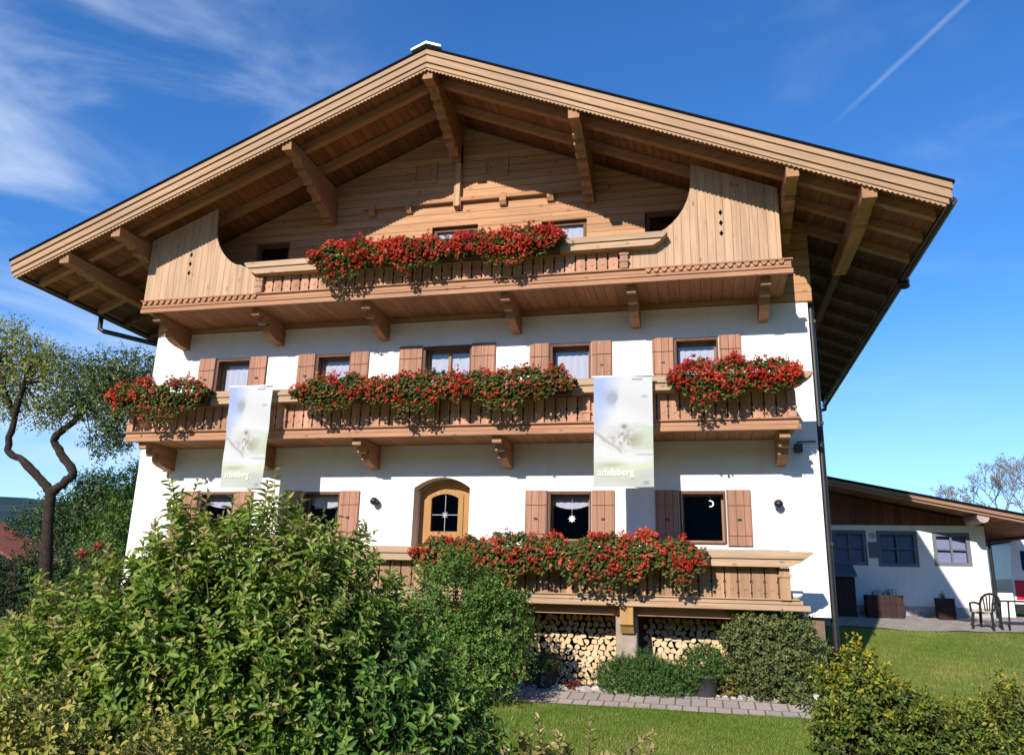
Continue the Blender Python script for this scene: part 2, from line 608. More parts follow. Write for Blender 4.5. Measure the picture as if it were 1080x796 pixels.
def thing(name, loc, label, cat, group=None):
    e = bpy.data.objects.new(name, None)
    e.empty_display_size = .2
    e.location = loc
    COL.objects.link(e)
    ORIG[e.name] = tuple(loc)
    return tag(e, label, cat, group)


# ---- leaves
def leaf_arrays(P, D, U, L, W, curl=.15, fold=.18):
    D = D / np.linalg.norm(D, axis=1, keepdims=True)
    Sd = np.cross(D, U)
    Sd /= np.linalg.norm(Sd, axis=1, keepdims=True) + 1e-9
    N = np.cross(Sd, D)
    L = L[:, None]
    W = W[:, None]
    r1 = P + D * L * .30 + Sd * W * .46 + N * W * fold
    r2 = P + D * L * .68 + Sd * W * .36 + N * (W * fold - L * curl * .35)
    tp = P + D * L - N * L * curl
    l1 = P + D * L * .30 - Sd * W * .46 + N * W * fold
    l2 = P + D * L * .68 - Sd * W * .36 + N * (W * fold - L * curl * .35)
    V = np.stack([P, r1, r2, tp, l2, l1], 1).reshape(-1, 3)
    n = len(P)
    b = (np.arange(n) * 6)[:, None]
    F = np.concatenate([b + np.array([[0, 1, 2, 3]]), b + np.array([[0, 3, 4, 5]])], 1).reshape(-1, 4)
    return V, F


def quad_mesh(name, V, F, mat, parent, tint=None):
    o3 = np.array(origin_of(parent))
    V = V - o3
    me = bpy.data.meshes.new(name)
    me.vertices.add(len(V))
    me.vertices.foreach_set('co', V.astype(np.float32).ravel())
    k = F.shape[1]
    me.loops.add(F.size)
    me.loops.foreach_set('vertex_index', F.astype(np.int32).ravel())
    me.polygons.add(len(F))
    me.polygons.foreach_set('loop_start', (np.arange(len(F)) * k).astype(np.int32))
    me.polygons.foreach_set('loop_total', np.full(len(F), k, np.int32))
    me.update(calc_edges=True)
    if tint is not None:
        a = me.attributes.new('tint', 'FLOAT', 'FACE')
        a.data.foreach_set('value', tint.astype(np.float32))
    me.materials.append(mat)
    return link(name, me, parent)


def unit(a):
    return a / (np.linalg.norm(a, axis=-1, keepdims=True) + 1e-9)


def sample_lobes(lobes, n, shell=.55, zmin=None):
    """points through ellipsoids [(c, r)], denser outwards; returns points, outward dirs."""
    vol = np.array([r[0] * r[1] * r[2] for c, r in lobes]) ** .7
    idx = rng.choice(len(lobes), n, p=vol / vol.sum())
    C_ = np.array([c for c, r in lobes])[idx]
    R_ = np.array([r for c, r in lobes])[idx]
    d = unit(rng.normal(size=(n, 3)))
    rad = shell + (1 - shell) * rng.random(n) ** .6
    lump = 1 + .13 * np.sin(d[:, 0] * 5 + idx * 1.7) * np.sin(d[:, 1] * 4 + 1 + idx) + .10 * np.sin(d[:, 2] * 9 + d[:, 0] * 7 + idx)
    P = C_ + d * R_ * (rad * lump)[:, None]
    O = unit(d / R_)
    if zmin is not None:
        k = P[:, 2] > zmin
        P, O, rad = P[k], O[k], rad[k]
    return P, O, rad


def shoots(P, O, rad, length, k, leaf_l, leaf_w, up=.8, jitter=.5, curl=.18, tint0=.25, tipgain=.5, spread=1.0):
    """each point grows a shoot carrying k leaves in a spiral."""
    n = len(P)
    A = unit(O + np.array([0, 0, up]) + rng.normal(size=(n, 3)) * jitter)
    Ls = length * (.55 + .9 * rng.random(n))
    s1 = unit(np.cross(A, np.array([.31, .52, .79]) + rng.normal(size=(n, 3)) * .2))
    s2 = np.cross(A, s1)
    Pv, Dv, Uv, Lv, Wv, Tv = [], [], [], [], [], []
    ph = rng.random(n) * 6.28
    base = tint0 + rng.normal(size=n) * .12
    for j in range(k):
        f = (j + .5) / k
        q = ph + j * 2.4
        out = s1 * np.cos(q)[:, None] + s2 * np.sin(q)[:, None]
        tip = f ** 2
        D = unit(out * (spread * (1.0 - .45 * tip)) + A * (.35 + .55 * tip) + rng.normal(size=(n, 3)) * .18)
        Pv.append(P + A * (Ls * f)[:, None])
        Dv.append(D)
        Uv.append(unit(A + rng.normal(size=(n, 3)) * .3))
        sz = (1.0 - .38 * abs(f - .45) * 2) * (.75 + .5 * rng.random(n))
        Lv.append(leaf_l * sz)
        Wv.append(leaf_w * sz)
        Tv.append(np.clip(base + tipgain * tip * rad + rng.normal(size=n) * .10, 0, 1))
    return [np.concatenate(x) for x in (Pv, Dv, Uv, Lv, Wv, Tv)] + [curl], (P, A, Ls)


def add_leaves(name, arrs, mat, parent):
    P, D, U, L, W, T, curl = arrs
    V, F = leaf_arrays(P, D, U, L, W, curl)
    return quad_mesh(name, V, F, mat, parent, np.repeat(T, 2))


def shoot_stems(mb, st, rad=.004, every=1):
    P, A, Ls = st
    for i in range(0, len(P), every):
        p = Vector(P[i])
        a = Vector(A[i])
        mb.tube([p - a * .12, p + a * float(Ls[i])], [rad * 1.3, rad * .5], 3, caps=False)


def cat_arr(a, b):
    return [np.concatenate([x, y]) for x, y in zip(a[:6], b[:6])] + [a[6]]


# ------------------------------------------------------------------ ground
def tz(x, y):
    if y < -2:
        fr = .1 + .02 * max(y + 2, -25)
    elif y < -1.15:
        fr = .1 + (y + 2) / .85 * .1
    else:
        fr = .21
    if y < -2:
        bk = .1 + .02 * max(y + 2, -25)
    elif y < 8.5:
        bk = .1 + .0924 * (y + 2)
    elif y < 10.7:
        bk = 1.07 + (y - 8.5) * .118
    else:
        bk = 1.33 + min(y - 10.7, 30) * .008
    k = min(max((x - 13.3) / 1.3, 0), 1)
    k = k * k * (3 - 2 * k)
    return fr * (1 - k) + bk * k


xs = sorted(set([-600, -300, -150, -80, -40, -25, -18] + [round(-12 + i * 1.0, 3) for i in range(24)] + [round(11 + i * .3, 3) for i in range(46)] + [26, 30, 40, 60, 100, 200, 400, 700]))
ys = sorted(set([-400, -150, -60, -30, -20] + [round(-16 + i * .7, 3) for i in range(20)] + [-2.0, -1.575, -1.15, -.6, 0] + [round(.5 + i * .5, 3) for i in range(26)] + [10.7, 8.5, 15, 20, 30, 45, 70, 110, 200, 400, 800]))
mb = MB()
v = [(x, y, tz(x, y)) for y in ys for x in xs]
nx = len(xs)
mb.add(v, [(j * nx + i, j * nx + i + 1, (j + 1) * nx + i + 1, (j + 1) * nx + i) for j in range(len(ys) - 1) for i in range(nx - 1)], 0, True)
tag(mb.build('ground', M['lawn']), kind='structure')


def sheet(name, x0, x1, y0, y1, dz, mat, nx_=30, ny_=6, edge=0.0, seed=0):
    r_ = random.Random(seed)
    mb = MB()
    v = []
    ph = [r_.random() * 6 for _ in range(4)]
    for j in range(ny_ + 1):
        for i in range(nx_ + 1):
            x = x0 + (x1 - x0) * i / nx_
            y = y0 + (y1 - y0) * j / ny_
            if j == 0 and edge:
                y += edge * (math.sin(x * 1.3 + ph[0]) + .6 * math.sin(x * 3.1 + ph[1]) + .3 * math.sin(x * 7 + ph[2]))
            v.append((x, y, tz(x, y) + dz))
    n = nx_ + 1
    mb.add(v, [(j * n + i, j * n + i + 1, (j + 1) * n + i + 1, (j + 1) * n + i) for j in range(ny_) for i in range(nx_)])
    return tag(mb.build(name, mat), kind='structure')


sheet('path', -3, 13.32, -2.0, -1.15, .014, M['paver'], 60, 4)
sheet('flower_bed', -1, 13.5, -1.15, .3, .010, M['soil'], 40, 4)
sheet('terrace', 13.6, 24, 8.1, 13.5, .022, M['gravel'], 60, 16, .22, 3)

sheet('bounce_ground', -35, 13, -60, -11.9, .02, M['bounce'], 12, 12)  # unseen pale ground, added to bounce warm light onto the facade
# far hills all round the valley
mb = MB()
v = []
N = 144
for j, (dist, k) in enumerate(((150, 0), (230, .75), (330, 1.0), (420, .8))):
    for i in range(N + 1):
        a = R(-70 + 360 * i / N)
        dg_ = math.degrees(a)
        wv_ = 1.3 * math.sin(i * .55 + 1) + .8 * math.sin(i * 1.3)
        if dg_ < 60:
            h = 4 + 6 * min(max((-dg_ - 10) / 25, 0), 1) + 8 * min(max((-dg_ - 38) / 14, 0), 1) + wv_
        else:
            k_ = min(max((dg_ - 60) / 40, 0), 1) * min(max((290 - dg_) / 12, .6), 1)
            h = 4 + 26 * k_ + wv_ * 2
        v.append((11 + dist * math.sin(a), -14 + dist * math.cos(a), -1 + max(0, h) * 2.0 * k))
mb.add(v, [(j * (N + 1) + i, j * (N + 1) + i + 1, (j + 1) * (N + 1) + i + 1, (j + 1) * (N + 1) + i) for j in range(3) for i in range(N)], 0, True)
tag(mb.build('hills', M['hill']), kind='structure')

# ------------------------------------------------------------------ the chalet
W_ = 13.66
CX = W_ / 2
SL = .427
YF = -2.25
YB = 11.7


def zt(x):
    return 11.70 - SL * abs(x - CX)


house = thing('chalet', (CX, 0, 0), 'white plastered wooden gabled chalet with three flower-hung balconies and wide roof', 'house')


def wall_strips(mb, xs_, z0, ztop, holes, y0, y1, mi=0):
    """wall with window openings: columns of quads, top may slope, reveals included."""
    xs_ = sorted(set(xs_ + [h[0] for h in holes] + [h[1] for h in holes]))
    for xa, xb in zip(xs_[:-1], xs_[1:]):
        xm = (xa + xb) / 2
        hs_ = sorted([h for h in holes if h[0] < xm < h[1]], key=lambda h: h[2])
        segs = []
        z = z0
        for h in hs_:
            segs.append(((z, z), (h[2], h[2])))
            z = h[3]
        segs.append(((z, z), (ztop(xa), ztop(xb))))
        for (a0, b0), (a1, b1) in segs:
            mb.add([(xa, y0, a0), (xb, y0, b0), (xb, y0, b1), (xa, y0, a1)], [(0, 1, 2, 3)], mi)
            mb.add([(xa, y1, a0), (xb, y1, b0), (xb, y1, b1), (xa, y1, a1)], [(3, 2, 1, 0)], mi)
        mb.add([(xa, y0, z0), (xb, y0, z0), (xb, y1, z0), (xa, y1, z0)], [(3, 2, 1, 0)], mi)
        mb.add([(xa, y0, ztop(xa)), (xb, y0, ztop(xb)), (xb, y1, ztop(xb)), (xa, y1, ztop(xa))], [(0, 1, 2, 3)], mi)
    for h in holes:
        a, b, c_, d = h
        mb.add([(a, y0, c_), (a, y1, c_), (a, y1, d), (a, y0, d)], [(3, 2, 1, 0)], mi)
        mb.add([(b, y0, c_), (b, y1, c_), (b, y1, d), (b, y0, d)], [(0, 1, 2, 3)], mi)
        mb.add([(a, y0, c_), (b, y0, c_), (b, y1, c_), (a, y1, c_)], [(0, 1, 2, 3)], mi)
        mb.add([(a, y0, d), (b, y0, d), (b, y1, d), (a, y1, d)], [(3, 2, 1, 0)], mi)
    for x in (xs_[0], xs_[-1]):
        mb.add([(x, y0, z0), (x, y1, z0), (x, y1, ztop(x)), (x, y0, ztop(x))], [(0, 1, 2, 3)], mi)


UP = [(1.56, 2.38), (3.91, 4.70), (6.27, 7.29), (8.88, 9.68), (11.24, 12.05)]
LOW = [(1.56, 2.38), (3.91, 4.71), (8.88, 9.69), (11.26, 12.06)]
ARCH = (6.25, 7.37)
holes = [(a, b, 5.50, 6.44 if i == 2 else 6.37) for i, (a, b) in enumerate(UP)]
holes += [(a, b, 2.58, 3.51) for a, b in LOW]
holes += [(ARCH[0], ARCH[1], 2.35, 3.80)]
mb = MB()
wall_strips(mb, [0, W_], 1.42, lambda x: 6.98, holes, 0, .30)
# arch filler over the round-headed window
na_ = 12
arc = []
for i in range(na_ + 1):
    u = i / na_
    arc.append((ARCH[0] + (ARCH[1] - ARCH[0]) * u, 3.58 + .20 * (1 - (2 * u - 1) ** 2)))
for (xa, za), (xb, zb) in zip(arc[:-1], arc[1:]):
    mb.add([(xa, 0, za), (xb, 0, zb), (xb, 0, 3.80), (xa, 0, 3.80)], [(0, 1, 2, 3)])
    mb.add([(xa, 0, za), (xb, 0, zb), (xb, .30, zb), (xa, .30, za)], [(3, 2, 1, 0)])
mb.box(0, .25, .30, 11, 1.42, 8.2)
mb.box(W_ - .25, W_, .30, 11, 1.42, 8.2)
mb.box(.25, W_ - .25, 10.75, 11, 1.42, 8.2)
mb.box(.25, W_ - .25, .30, 10.75, 1.44, 1.60)
mb.box(.25, W_ - .25, .30, 10.75, 4.35, 4.50)
mb.box(.25, W_ - .25, .30, 10.75, 6.99, 7.10)
mb.build('wall', M['plaster'], house)
# partition keeps rooms dark
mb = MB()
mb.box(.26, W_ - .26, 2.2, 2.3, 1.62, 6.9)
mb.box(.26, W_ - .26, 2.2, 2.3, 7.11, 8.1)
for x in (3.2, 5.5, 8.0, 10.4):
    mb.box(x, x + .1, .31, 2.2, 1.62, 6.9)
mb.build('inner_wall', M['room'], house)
mb = MB()
mb.box(.10, W_ - .10, .10, 10.9, -.5, 1.418)
mb.build('plinth', M['plinth'], house)

# gable of boards
GW = [(2.20, 3.02, 7.3, 9.0), (6.32, 7.32, 7.3, 9.06), (8.67, 9.60, 7.3, 8.99), (10.75, 11.72, 7.3, 9.02)]
mb = MB()
wall_strips(mb, [0.0, CX, W_ + .08], 6.96, lambda x: zt(x) - .28, GW, -.03, .14)
mb.build('gable_wall', M['gable'], house)
mb = MB()
mb.bbox(4.75, 10.05, -.13, -.032, 9.57, 9.66)
for x in (4.95, 5.78, 6.88, 7.86, 8.86, 9.7):
    mb.prism([(-.15, 9.66), (-.032, 9.66), (-.032, 9.40), (-.10, 9.42), (-.15, 9.50)], 'x', x - .07, x + .07)
mb.build('gable_beam', M['beam_x'], house)
mb = MB()
mb.bbox(6.80, 6.93, -.17, -.034, 9.45, 10.9)
mb.build('gable_post', M['panel'], house)
for x0 in (5.82, 7.40):
    mb = MB()
    a, b, c_, d = x0, x0 + .54, 10.10, 10.62
    mb.box(a, a + .06, -.06, -.033, c_, d)
    mb.box(b - .06, b, -.06, -.033, c_, d)
    mb.box(a + .06, b - .06, -.06, -.033, c_, c_ + .06)
    mb.box(a + .06, b - .06, -.06, -.033, d - .06, d)
    hf_ = mb.build('attic_hatch', M['gable'], house)
    mb = MB()
    mb.box(a + .06, b - .06, -.040, -.033, c_ + .06, d - .06)
    mb.build('hatch_panel', M['beam_y'], hf_)


def window(x0, x1, z0, z1, y, frame='wframe', pane='pane', curtain=None, mull=True, fw=.07, sill=True):
    mb = MB()
    yb = y + .07
    mb.box(x0, x0 + fw, y, yb, z0, z1)
    mb.box(x1 - fw, x1, y, yb, z0, z1)
    mb.box(x0 + fw, x1 - fw, y, yb, z1 - fw, z1)
    mb.box(x0 + fw, x1 - fw, y, yb, z0, z0 + fw)
    if y > .1:
        m2_ = MB()
        m2_.box(x0 - .001, x0 + .045, .004, y - .001, z0, z1)
        m2_.box(x1 - .03, x1 + .001, .004, y - .001, z0, z1)
        m2_.box(x0 + .046, x1 - .031, .004, y - .001, z1 - .05, z1)
        m2_.box(x0 + .046, x1 - .031, -.03, y - .001, z0, z0 + .03)
    if mull:
        xm = (x0 + x1) / 2
        mb.box(xm - .03, xm + .03, y + .012, yb - .012, z0 + fw, z1 - fw)
    wn_ = mb.build('window', M['casement'] if y > .1 else M[frame], house)
    if y > .1:
        m2_.build('casing', M[frame], wn_)
    mb = MB()
    mb.add([(x0 + fw, y + .04, z0 + fw), (x1 - fw, y + .04, z0 + fw), (x1 - fw, y + .04, z1 - fw), (x0 + fw, y + .04, z1 - fw)], [(0, 1, 2, 3)])
    mb.build('pane', M[pane], wn_)
    if curtain:
        mb = MB()
        n = 40
        v = []
        for i in range(n + 1):
            u = i / n
            x = x0 + .02 + (x1 - x0 - .04) * u
            yy = y + .075 + .005 * math.sin(u * 34 + x0)
            zb = z0 + .02
            if curtain == 'valance':
                zb = z1 - .20 - .10 * (1 - (2 * u - 1) ** 2)
            elif curtain == 'half':
                zb = z0 + .02
            v += [(x, yy, z1 - .01), (x, yy, zb)]
        mb.add(v, [(2 * i, 2 * i + 1, 2 * i + 3, 2 * i + 2) for i in range(n)], 0, True)
        mb.build('curtain', M['curtain'], wn_)
    return wn_


def shutter(x0, x1, z0, z1, tone=None):
    mb = MB()
    mb.bbox(x0, x1, -.045, -.006, z0, z1, .006)
    w_ = x1 - x0
    mb.box(x0 + .015, x1 - .015, -.062, -.047, z1 - .27, z1 - .245)
    mb.box(x0 + .015, x1 - .015, -.062, -.047, z0 + .17, z0 + .24)
    s_ = mb.build('shutter', M['shutter'], house)
    mb = MB()
    mb.box(x0 + w_ * .42, x0 + w_ * .58, -.070, -.047, (z0 + z1) / 2 - .05, (z0 + z1) / 2 - .02)
    mb.build('latch', M['black'], s_)


for i, (a, b) in enumerate(UP):
    zt_ = 6.44 if i == 2 else 6.37
    window(a + .005, b - .005, 5.505, zt_ - .005, .17, 'wframe', 'pane', 'full', i == 2)
    sw = .50 if i == 2 else .40
    shutter(a - sw, a - .01, 5.50, zt_ + .01)
    shutter(b + .01, b + sw, 5.50, zt_ + .01)
for i, (a, b) in enumerate(LOW):
    window(a + .005, b - .005, 2.585, 3.505, .17, 'wframe', 'pane', 'valance' if i != 3 else None, False)
    sw = .42
    shutter(a - sw, a - .01, 2.56, 3.52)
    shutter(b + .01, b + sw, 2.56, 3.52)
for i, (a, b, c_, d) in enumerate(GW):
    window(a + .005, b - .005, c_, d - .005, .06, 'wframe', 'pane' if i in (1, 2) else 'pane_dark', 'full' if i in (1, 2) else None, i == 1, .08)
# round-headed window
mb = MB()
pts_o, pts_i = [], []
for i in range(13):
    u = i / 12
    pts_o.append((6.255 + 1.11 * u, 3.55 + .215 * (1 - (2 * u - 1) ** 2)))
    pts_i.append((6.50 + .55 * u, 3.42 + .08 * (1 - (2 * u - 1) ** 2)))
ring_o = [(6.255, 2.36)] + pts_o + [(7.365, 2.36)]
ring_i = [(6.50, 2.78)] + pts_i + [(7.05, 2.78)]
n = len(ring_o)
for ya, yb_, flip in ((.36, .42, 0),):
    v = [(p[0], ya, p[1]) for p in ring_o] + [(p[0], ya, p[1]) for p in ring_i] + [(p[0], yb_, p[1]) for p in ring_i]
    f = [(i, i + 1, n + i + 1, n + i) for i in range(n - 1)] + [(n - 1, 0, n, 2 * n - 1)]
    f += [(n + i, n + i + 1, 2 * n + i + 1, 2 * n + i) for i in range(n - 1)] + [(2 * n - 1, n, 2 * n, 3 * n - 1)]
    mb.add(v, [q[::-1] for q in f])
# raised inner casement
ci = [(6.40, 2.56)] + [(6.40 + .75 * i / 12, 3.50 + .095 * (1 - (2 * i / 12 - 1) ** 2)) for i in range(13)] + [(7.15, 2.56)]
v = [(p[0], .33, p[1]) for p in ci] + [(p[0], .33, p[1]) for p in ring_i] + [(p[0], .362, p[1]) for p in ci]
f = [(i, i + 1, n + i + 1, n + i) for i in range(n - 1)] + [(n - 1, 0, n, 2 * n - 1)]
f += [(i, 2 * n + i, 2 * n + i + 1, i + 1) for i in range(n - 1)]
mb.add(v, [q[::-1] for q in f])
aw = mb.build('arched_window', M['wframe_l'], house)
mb = MB()
mb.add([(p[0], .39, p[1]) for p in ring_i], [tuple(range(n))[::-1]])
mb.build('pane', M['pane'], aw)
mb = MB()
mb.box(6.50, 7.05, .375, .387, 3.095, 3.107)
mb.box(6.770, 6.780, .375, .387, 2.78, 3.49)
for k in range(8):
    q = k * math.pi / 4
    rr = .13 if k % 2 == 0 else .08
    q1, q2 = q - .35, q + .35
    mb.add([(6.775, .372, 3.10), (6.775 + .03 * math.cos(q1), .372, 3.10 + .03 * math.sin(q1)), (6.775 + rr * math.cos(q), .372, 3.10 + rr * math.sin(q)), (6.775 + .03 * math.cos(q2), .372, 3.10 + .03 * math.sin(q2))], [(0, 1, 2, 3)])
mb.build('leading', M['lead'], aw)
mb = MB()
for (xa, za), (xb, zb) in zip(ring_o[:-1], ring_o[1:]):
    mb.add([(xa, .302, za), (xb, .302, zb), (xb, .43, zb), (xa, .43, za)], [(3, 2, 1, 0)])
mb.build('reveal', M['plaster'], aw)
mb = MB()
mb.box(6.252, 7.368, -.03, .36, 2.30, 2.352)
mb.build('sill', M['wframe_l'], aw)

# ---- roof
roof_mb = MB()
v = []
for y in (YF - .085, YB):
    v += [(-1.93, y, zt(-1.93) - .002), (CX, y, zt(CX) - .002), (W_ + 1.93, y, zt(-1.93) - .002), (W_ + 1.93, y, zt(-1.93) - .04), (CX, y, zt(CX) - .04), (-1.93, y, zt(-1.93) - .04)]
roof_mb.add(v, [(0, 1, 7, 6), (1, 2, 8, 7), (2, 3, 9, 8), (3, 4, 10, 9), (4, 5, 11, 10), (5, 0, 6, 11), (1, 0, 5, 4), (2, 1, 4, 3), (6, 7, 10, 11), (7, 8, 9, 10)])
roof = roof_mb.build('roof', M['darkroof'], house)
mb = MB()
for sgn in (-1, 1):
    poly = [(CX, zt(CX) + .10), (CX + sgn * .30, zt(CX) - .03), (CX + sgn * .30, zt(CX) - .07), (CX, zt(CX) + .055)]
    mb.prism(poly, 'y', YF - .10, YB)
mb.build('ridge_cap', M['ridge'], roof)


def slope_board(mb, sgn, y0, y1, off_t, off_b, ext, mi=0):
    xa, xb = CX, CX + sgn * (CX + ext)
    poly = [(xa, zt(xa) - off_t), (xb, zt(xb) - off_t), (xb, zt(xb) - off_b), (xa, zt(xa) - off_b)]
    mb.prism(poly, 'y', y0, y1, mi)


for sgn, mm in ((-1, 'barge_l'), (1, 'barge_r')):
    mb = MB()
    slope_board(mb, sgn, YF - .06, YF + .02, .043, .150, 1.90)
    slope_board(mb, sgn, YF - .03, YF + .02, .156, .30, 1.88)
    slope_board(mb, sgn, YF - .0, YF + .02, .318, .40, 1.84)
    bo = mb.build('barge_board', M[mm], roof)
    mb = MB()
    xa, xb = CX, CX + sgn * (CX + 1.80)
    n = 118
    top, bot = [], []
    for i in range(n * 4 + 1):
        u = i / (n * 4)
        x = xa + (xb - xa) * u
        ph = (u * n) % 1
        top.append((x, zt(x) - .395))
        bot.append((x, zt(x) - .43 - .028 * math.sin(ph * math.pi)))
    m_ = len(top)
    v = [(p[0], YF + .022, p[1]) for p in top + bot] + [(p[0], YF + .042, p[1]) for p in top + bot]
    f = []
    for i in range(m_ - 1):
        f.append((i, i + 1, m_ + i + 1, m_ + i))
        f.append((2 * m_ + i, 3 * m_ + i, 3 * m_ + i + 1, 2 * m_ + i + 1))
        f.append((m_ + i, m_ + i + 1, 3 * m_ + i + 1, 3 * m_ + i))
    mb.add(v, f)
    mb.build('scalloped_trim', M[mm], roof)
    mb = MB()
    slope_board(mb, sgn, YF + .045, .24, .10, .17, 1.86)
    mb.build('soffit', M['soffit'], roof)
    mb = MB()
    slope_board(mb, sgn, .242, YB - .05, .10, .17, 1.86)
    mb.build('rear_soffit_shaded', M['rough'], roof)  # same soffit, shade painted in as a darker wood colour
    y = -1.62
    k = 0
    while y < 11.4:
        mb = MB()
        slope_board(mb, sgn, y, y + .13, .172, .34, 1.82)
        mb.build('rafter', M['rafter'] if y < .2 else M['rough'], roof)  # rear rafters get the shade-darkened wood
        y += .82 if k == 0 else .90
        k += 1
    # eave: board and gutter
    xe = CX + sgn * (CX + 1.90)
    mb = MB()
    z_ = zt(xe) - .30
    mb.box(min(xe, xe - sgn * .03), max(xe, xe - sgn * .03), YF + .03, YB - .03, z_, z_ + .22)
    mb.build('eave_board', M['beam_y'], roof)
    mb = MB()
    xg = xe + sgn * .035
    mb.tube([(xg, YF + .16, z_ + .05), (xg, YB, z_ + .02)], .075, 10)
    if sgn > 0:
        mb.tube([(xg, 1.1, z_ + .02), (xg + .03, 1.2, z_ - .08)], .10, 8)
        mb.tube([(xg, YB - .2, z_ + .02), (xg, YB - .2, z_ - .14), (W_ + .4, YB - .3, z_ - .55), (W_ + .12, YB - .4, 1.2)], .055, 8)
    else:
        mb.tube([(xg, .35, z_ + .04), (xg, .38, z_ - .30), (xg + .10, .40, z_ - .36), (-.20, .30, z_ - .80), (-.10, .30, z_ - .95), (-.10, .30, .3)], .055, 8)
    mb.build('gutter', M['gutter'], roof)

# purlins with carved heads
for xo, drop, reach in ((0, .66, 0), (-2.83, .60, 0), (2.83, .60, 0), (-6.45, .44, 0), (6.45, .44, 0), (-7.58, .0, 1), (7.58, .0, 1)):
    x = CX + xo
    zt0 = zt(x + (.1 if xo > 0 else -.1 if xo < 0 else .1)) - .342
    h = .21
    mb = MB()
    yh = YF + .07
    if reach:
        prof = [(yh, zt0), (1.0, zt0), (1.0, zt0 - .24), (.8, zt0 - .30), (yh + 1.0, zt0 - .30), (yh + .95, zt0 - .24), (yh + .85, zt0 - .29), (yh + .70, zt0 - .22), (yh + .58, zt0 - .27), (yh + .42, zt0 - .20), (yh + .03, zt0 - h)]
    else:
        prof = [(yh, zt0), (YB - .3, zt0), (YB - .3, zt0 - .26), (.0, zt0 - .26), (-.02, zt0 - h - drop)]
        k = 4
        ys_ = [-.02 + (yh + .45 + .02) * (j / k) for j in range(k + 1)]
        for j in range(k):
            a, b = ys_[j], ys_[j + 1]
            zl = zt0 - h - drop * (1 - j / k)
            zn = zt0 - h - drop * (1 - (j + 1) / k)
            prof += [(a + (b - a) * .50, zl + .0), (a + (b - a) * .52, zl + .11), (a + (b - a) * .74, zl + .13), (a + (b - a) * .78, zl + .05), (a + (b - a) * .93, zl + .09)]
            prof += [(b, zn)]
        prof += [(yh + .36, zt0 - h + .05), (yh + .24, zt0 - h), (yh + .02, zt0 - h)]
    wd = .10 if not reach else .11
    mb.prism(prof, 'x', x - wd, x + wd)
    pu = mb.build('purlin', M['beam_y'], roof)
    if reach:
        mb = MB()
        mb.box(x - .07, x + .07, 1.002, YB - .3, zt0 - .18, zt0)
        mb.build('eave_beam', M['rough'], roof)  # eave shade painted in by the darker wood


# ---- balconies
def bracket(mb, x, y0, z, depth, hw):
    prof = [(0, z), (-depth, z), (-depth - .005, z - .13), (-depth + .07, z - .145), (-depth + .09, z - .08), (-depth + .22, z - .08), (-depth + .24, z - .235), (-depth + .30, z - .25), (-depth + .32, z - .17), (-depth + .43, z - .17), (-depth + .45, z - .34), (-depth + .60, z - .40), (-depth + .80, z - .44), (0, z - .45)]
    mb.prism(prof, 'x', x - hw, x + hw)


def rail_mesh(x0, x1, y0, y1, z0, z1, cut=.25):
    """two-board handrail with shaped ends."""
    mb = MB()
    zm = z0 + (z1 - z0) * .48
    poly = [(x0, z1), (x1, z1), (x1, z1 - .03), (x1 - cut * .3, zm + .012), (x0 + cut * .3, zm + .012), (x0, z1 - .03)]
    mb.prism(poly, 'y', y0, y1)
    poly = [(x0 + cut * .35, zm + .008), (x1 - cut * .35, zm + .008), (x1 - cut * .55, zm - .05), (x1 - cut, z0), (x0 + cut, z0), (x0 + cut * .55, zm - .05)]
    mb.prism(poly, 'y', y0 + .03, y1 - .004)
    return mb


def balusters(x0, x1, y, z0, z1, pitch, wd):
    mb = MB()
    n = int((x1 - x0) / pitch)
    h = z1 - z0
    for i in range(n):
        xc = (math.floor(x0 / pitch) + 1 + i) * pitch - CX % pitch + pitch * .5
        xc = x0 + (i + .5) * (x1 - x0) / n
        a = wd / 2
        L = [(a, 0), (a, .05), (a - .012, .07), (a, .09), (a, .21), (a - .016, .235), (a - .006, .26), (a, .285), (a, h)]
        poly = [(xc + p[0], z0 + p[1]) for p in L] + [(xc - p[0], z0 + p[1]) for p in reversed(L)]
        mb.prism(poly, 'y', y - .016, y + .016)
        # carved roundel
        mb.prism([(xc + .035 * math.cos(q), z0 + .15 + .035 * math.sin(q)) for q in [k * math.pi / 4 for k in range(8)]], 'y', y - .026, y - .017)
    return mb


def balcony(x0, x1, depth, zf0, zf1, name='balcony'):
    mb = MB()
    mb.box(x0 + .03, x1 - .03, -depth + .03, -.034, zf0 + .01, zf1 - .05)
    return mb.build(name, M['floor'], house)


# top balcony
b3 = balcony(.55, 13.25, 1.26, 7.05, 7.28, 'balcony')
mb = MB()
mb.bbox(.50, 13.30, -1.27, -1.21, 7.03, 7.12)
mb.bbox(.53, 13.27, -1.285, -1.20, 7.125, 7.175)
mb.bbox(.50, 13.30, -1.31, -1.19, 7.265, 7.295)
mb.build('fascia', M['fascia'], b3)
mb = MB()
for a, b in ((.52, 3.2), (10.8, 13.28)):
    n = int((b - a) / .14)
    for i in range(n):
        x = a + .14 * i + .02
        mb.prism([(x, 7.262), (x + .10, 7.262), (x + .085, 7.215), (x + .05, 7.195), (x + .015, 7.215)], 'y', -1.305, -1.21)
mb.bbox(.53, 13.27, -1.27, -1.20, 7.18, 7.26)
mb.build('carved_trim', M['fascia'], b3)
rail_mesh(2.92, 11.22, -1.47, -1.21, 7.65, 7.89).build('handrail', M['rail'], b3)
balusters(3.28, 10.74, -1.23, 7.295, 7.68, .195, .172).build('balustrade', M['balu'], b3)
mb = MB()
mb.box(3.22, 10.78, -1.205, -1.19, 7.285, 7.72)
mb.build('gap_darkening_board', M['gap_shade'], b3)  # dark sheet added so the baluster gaps look shaded
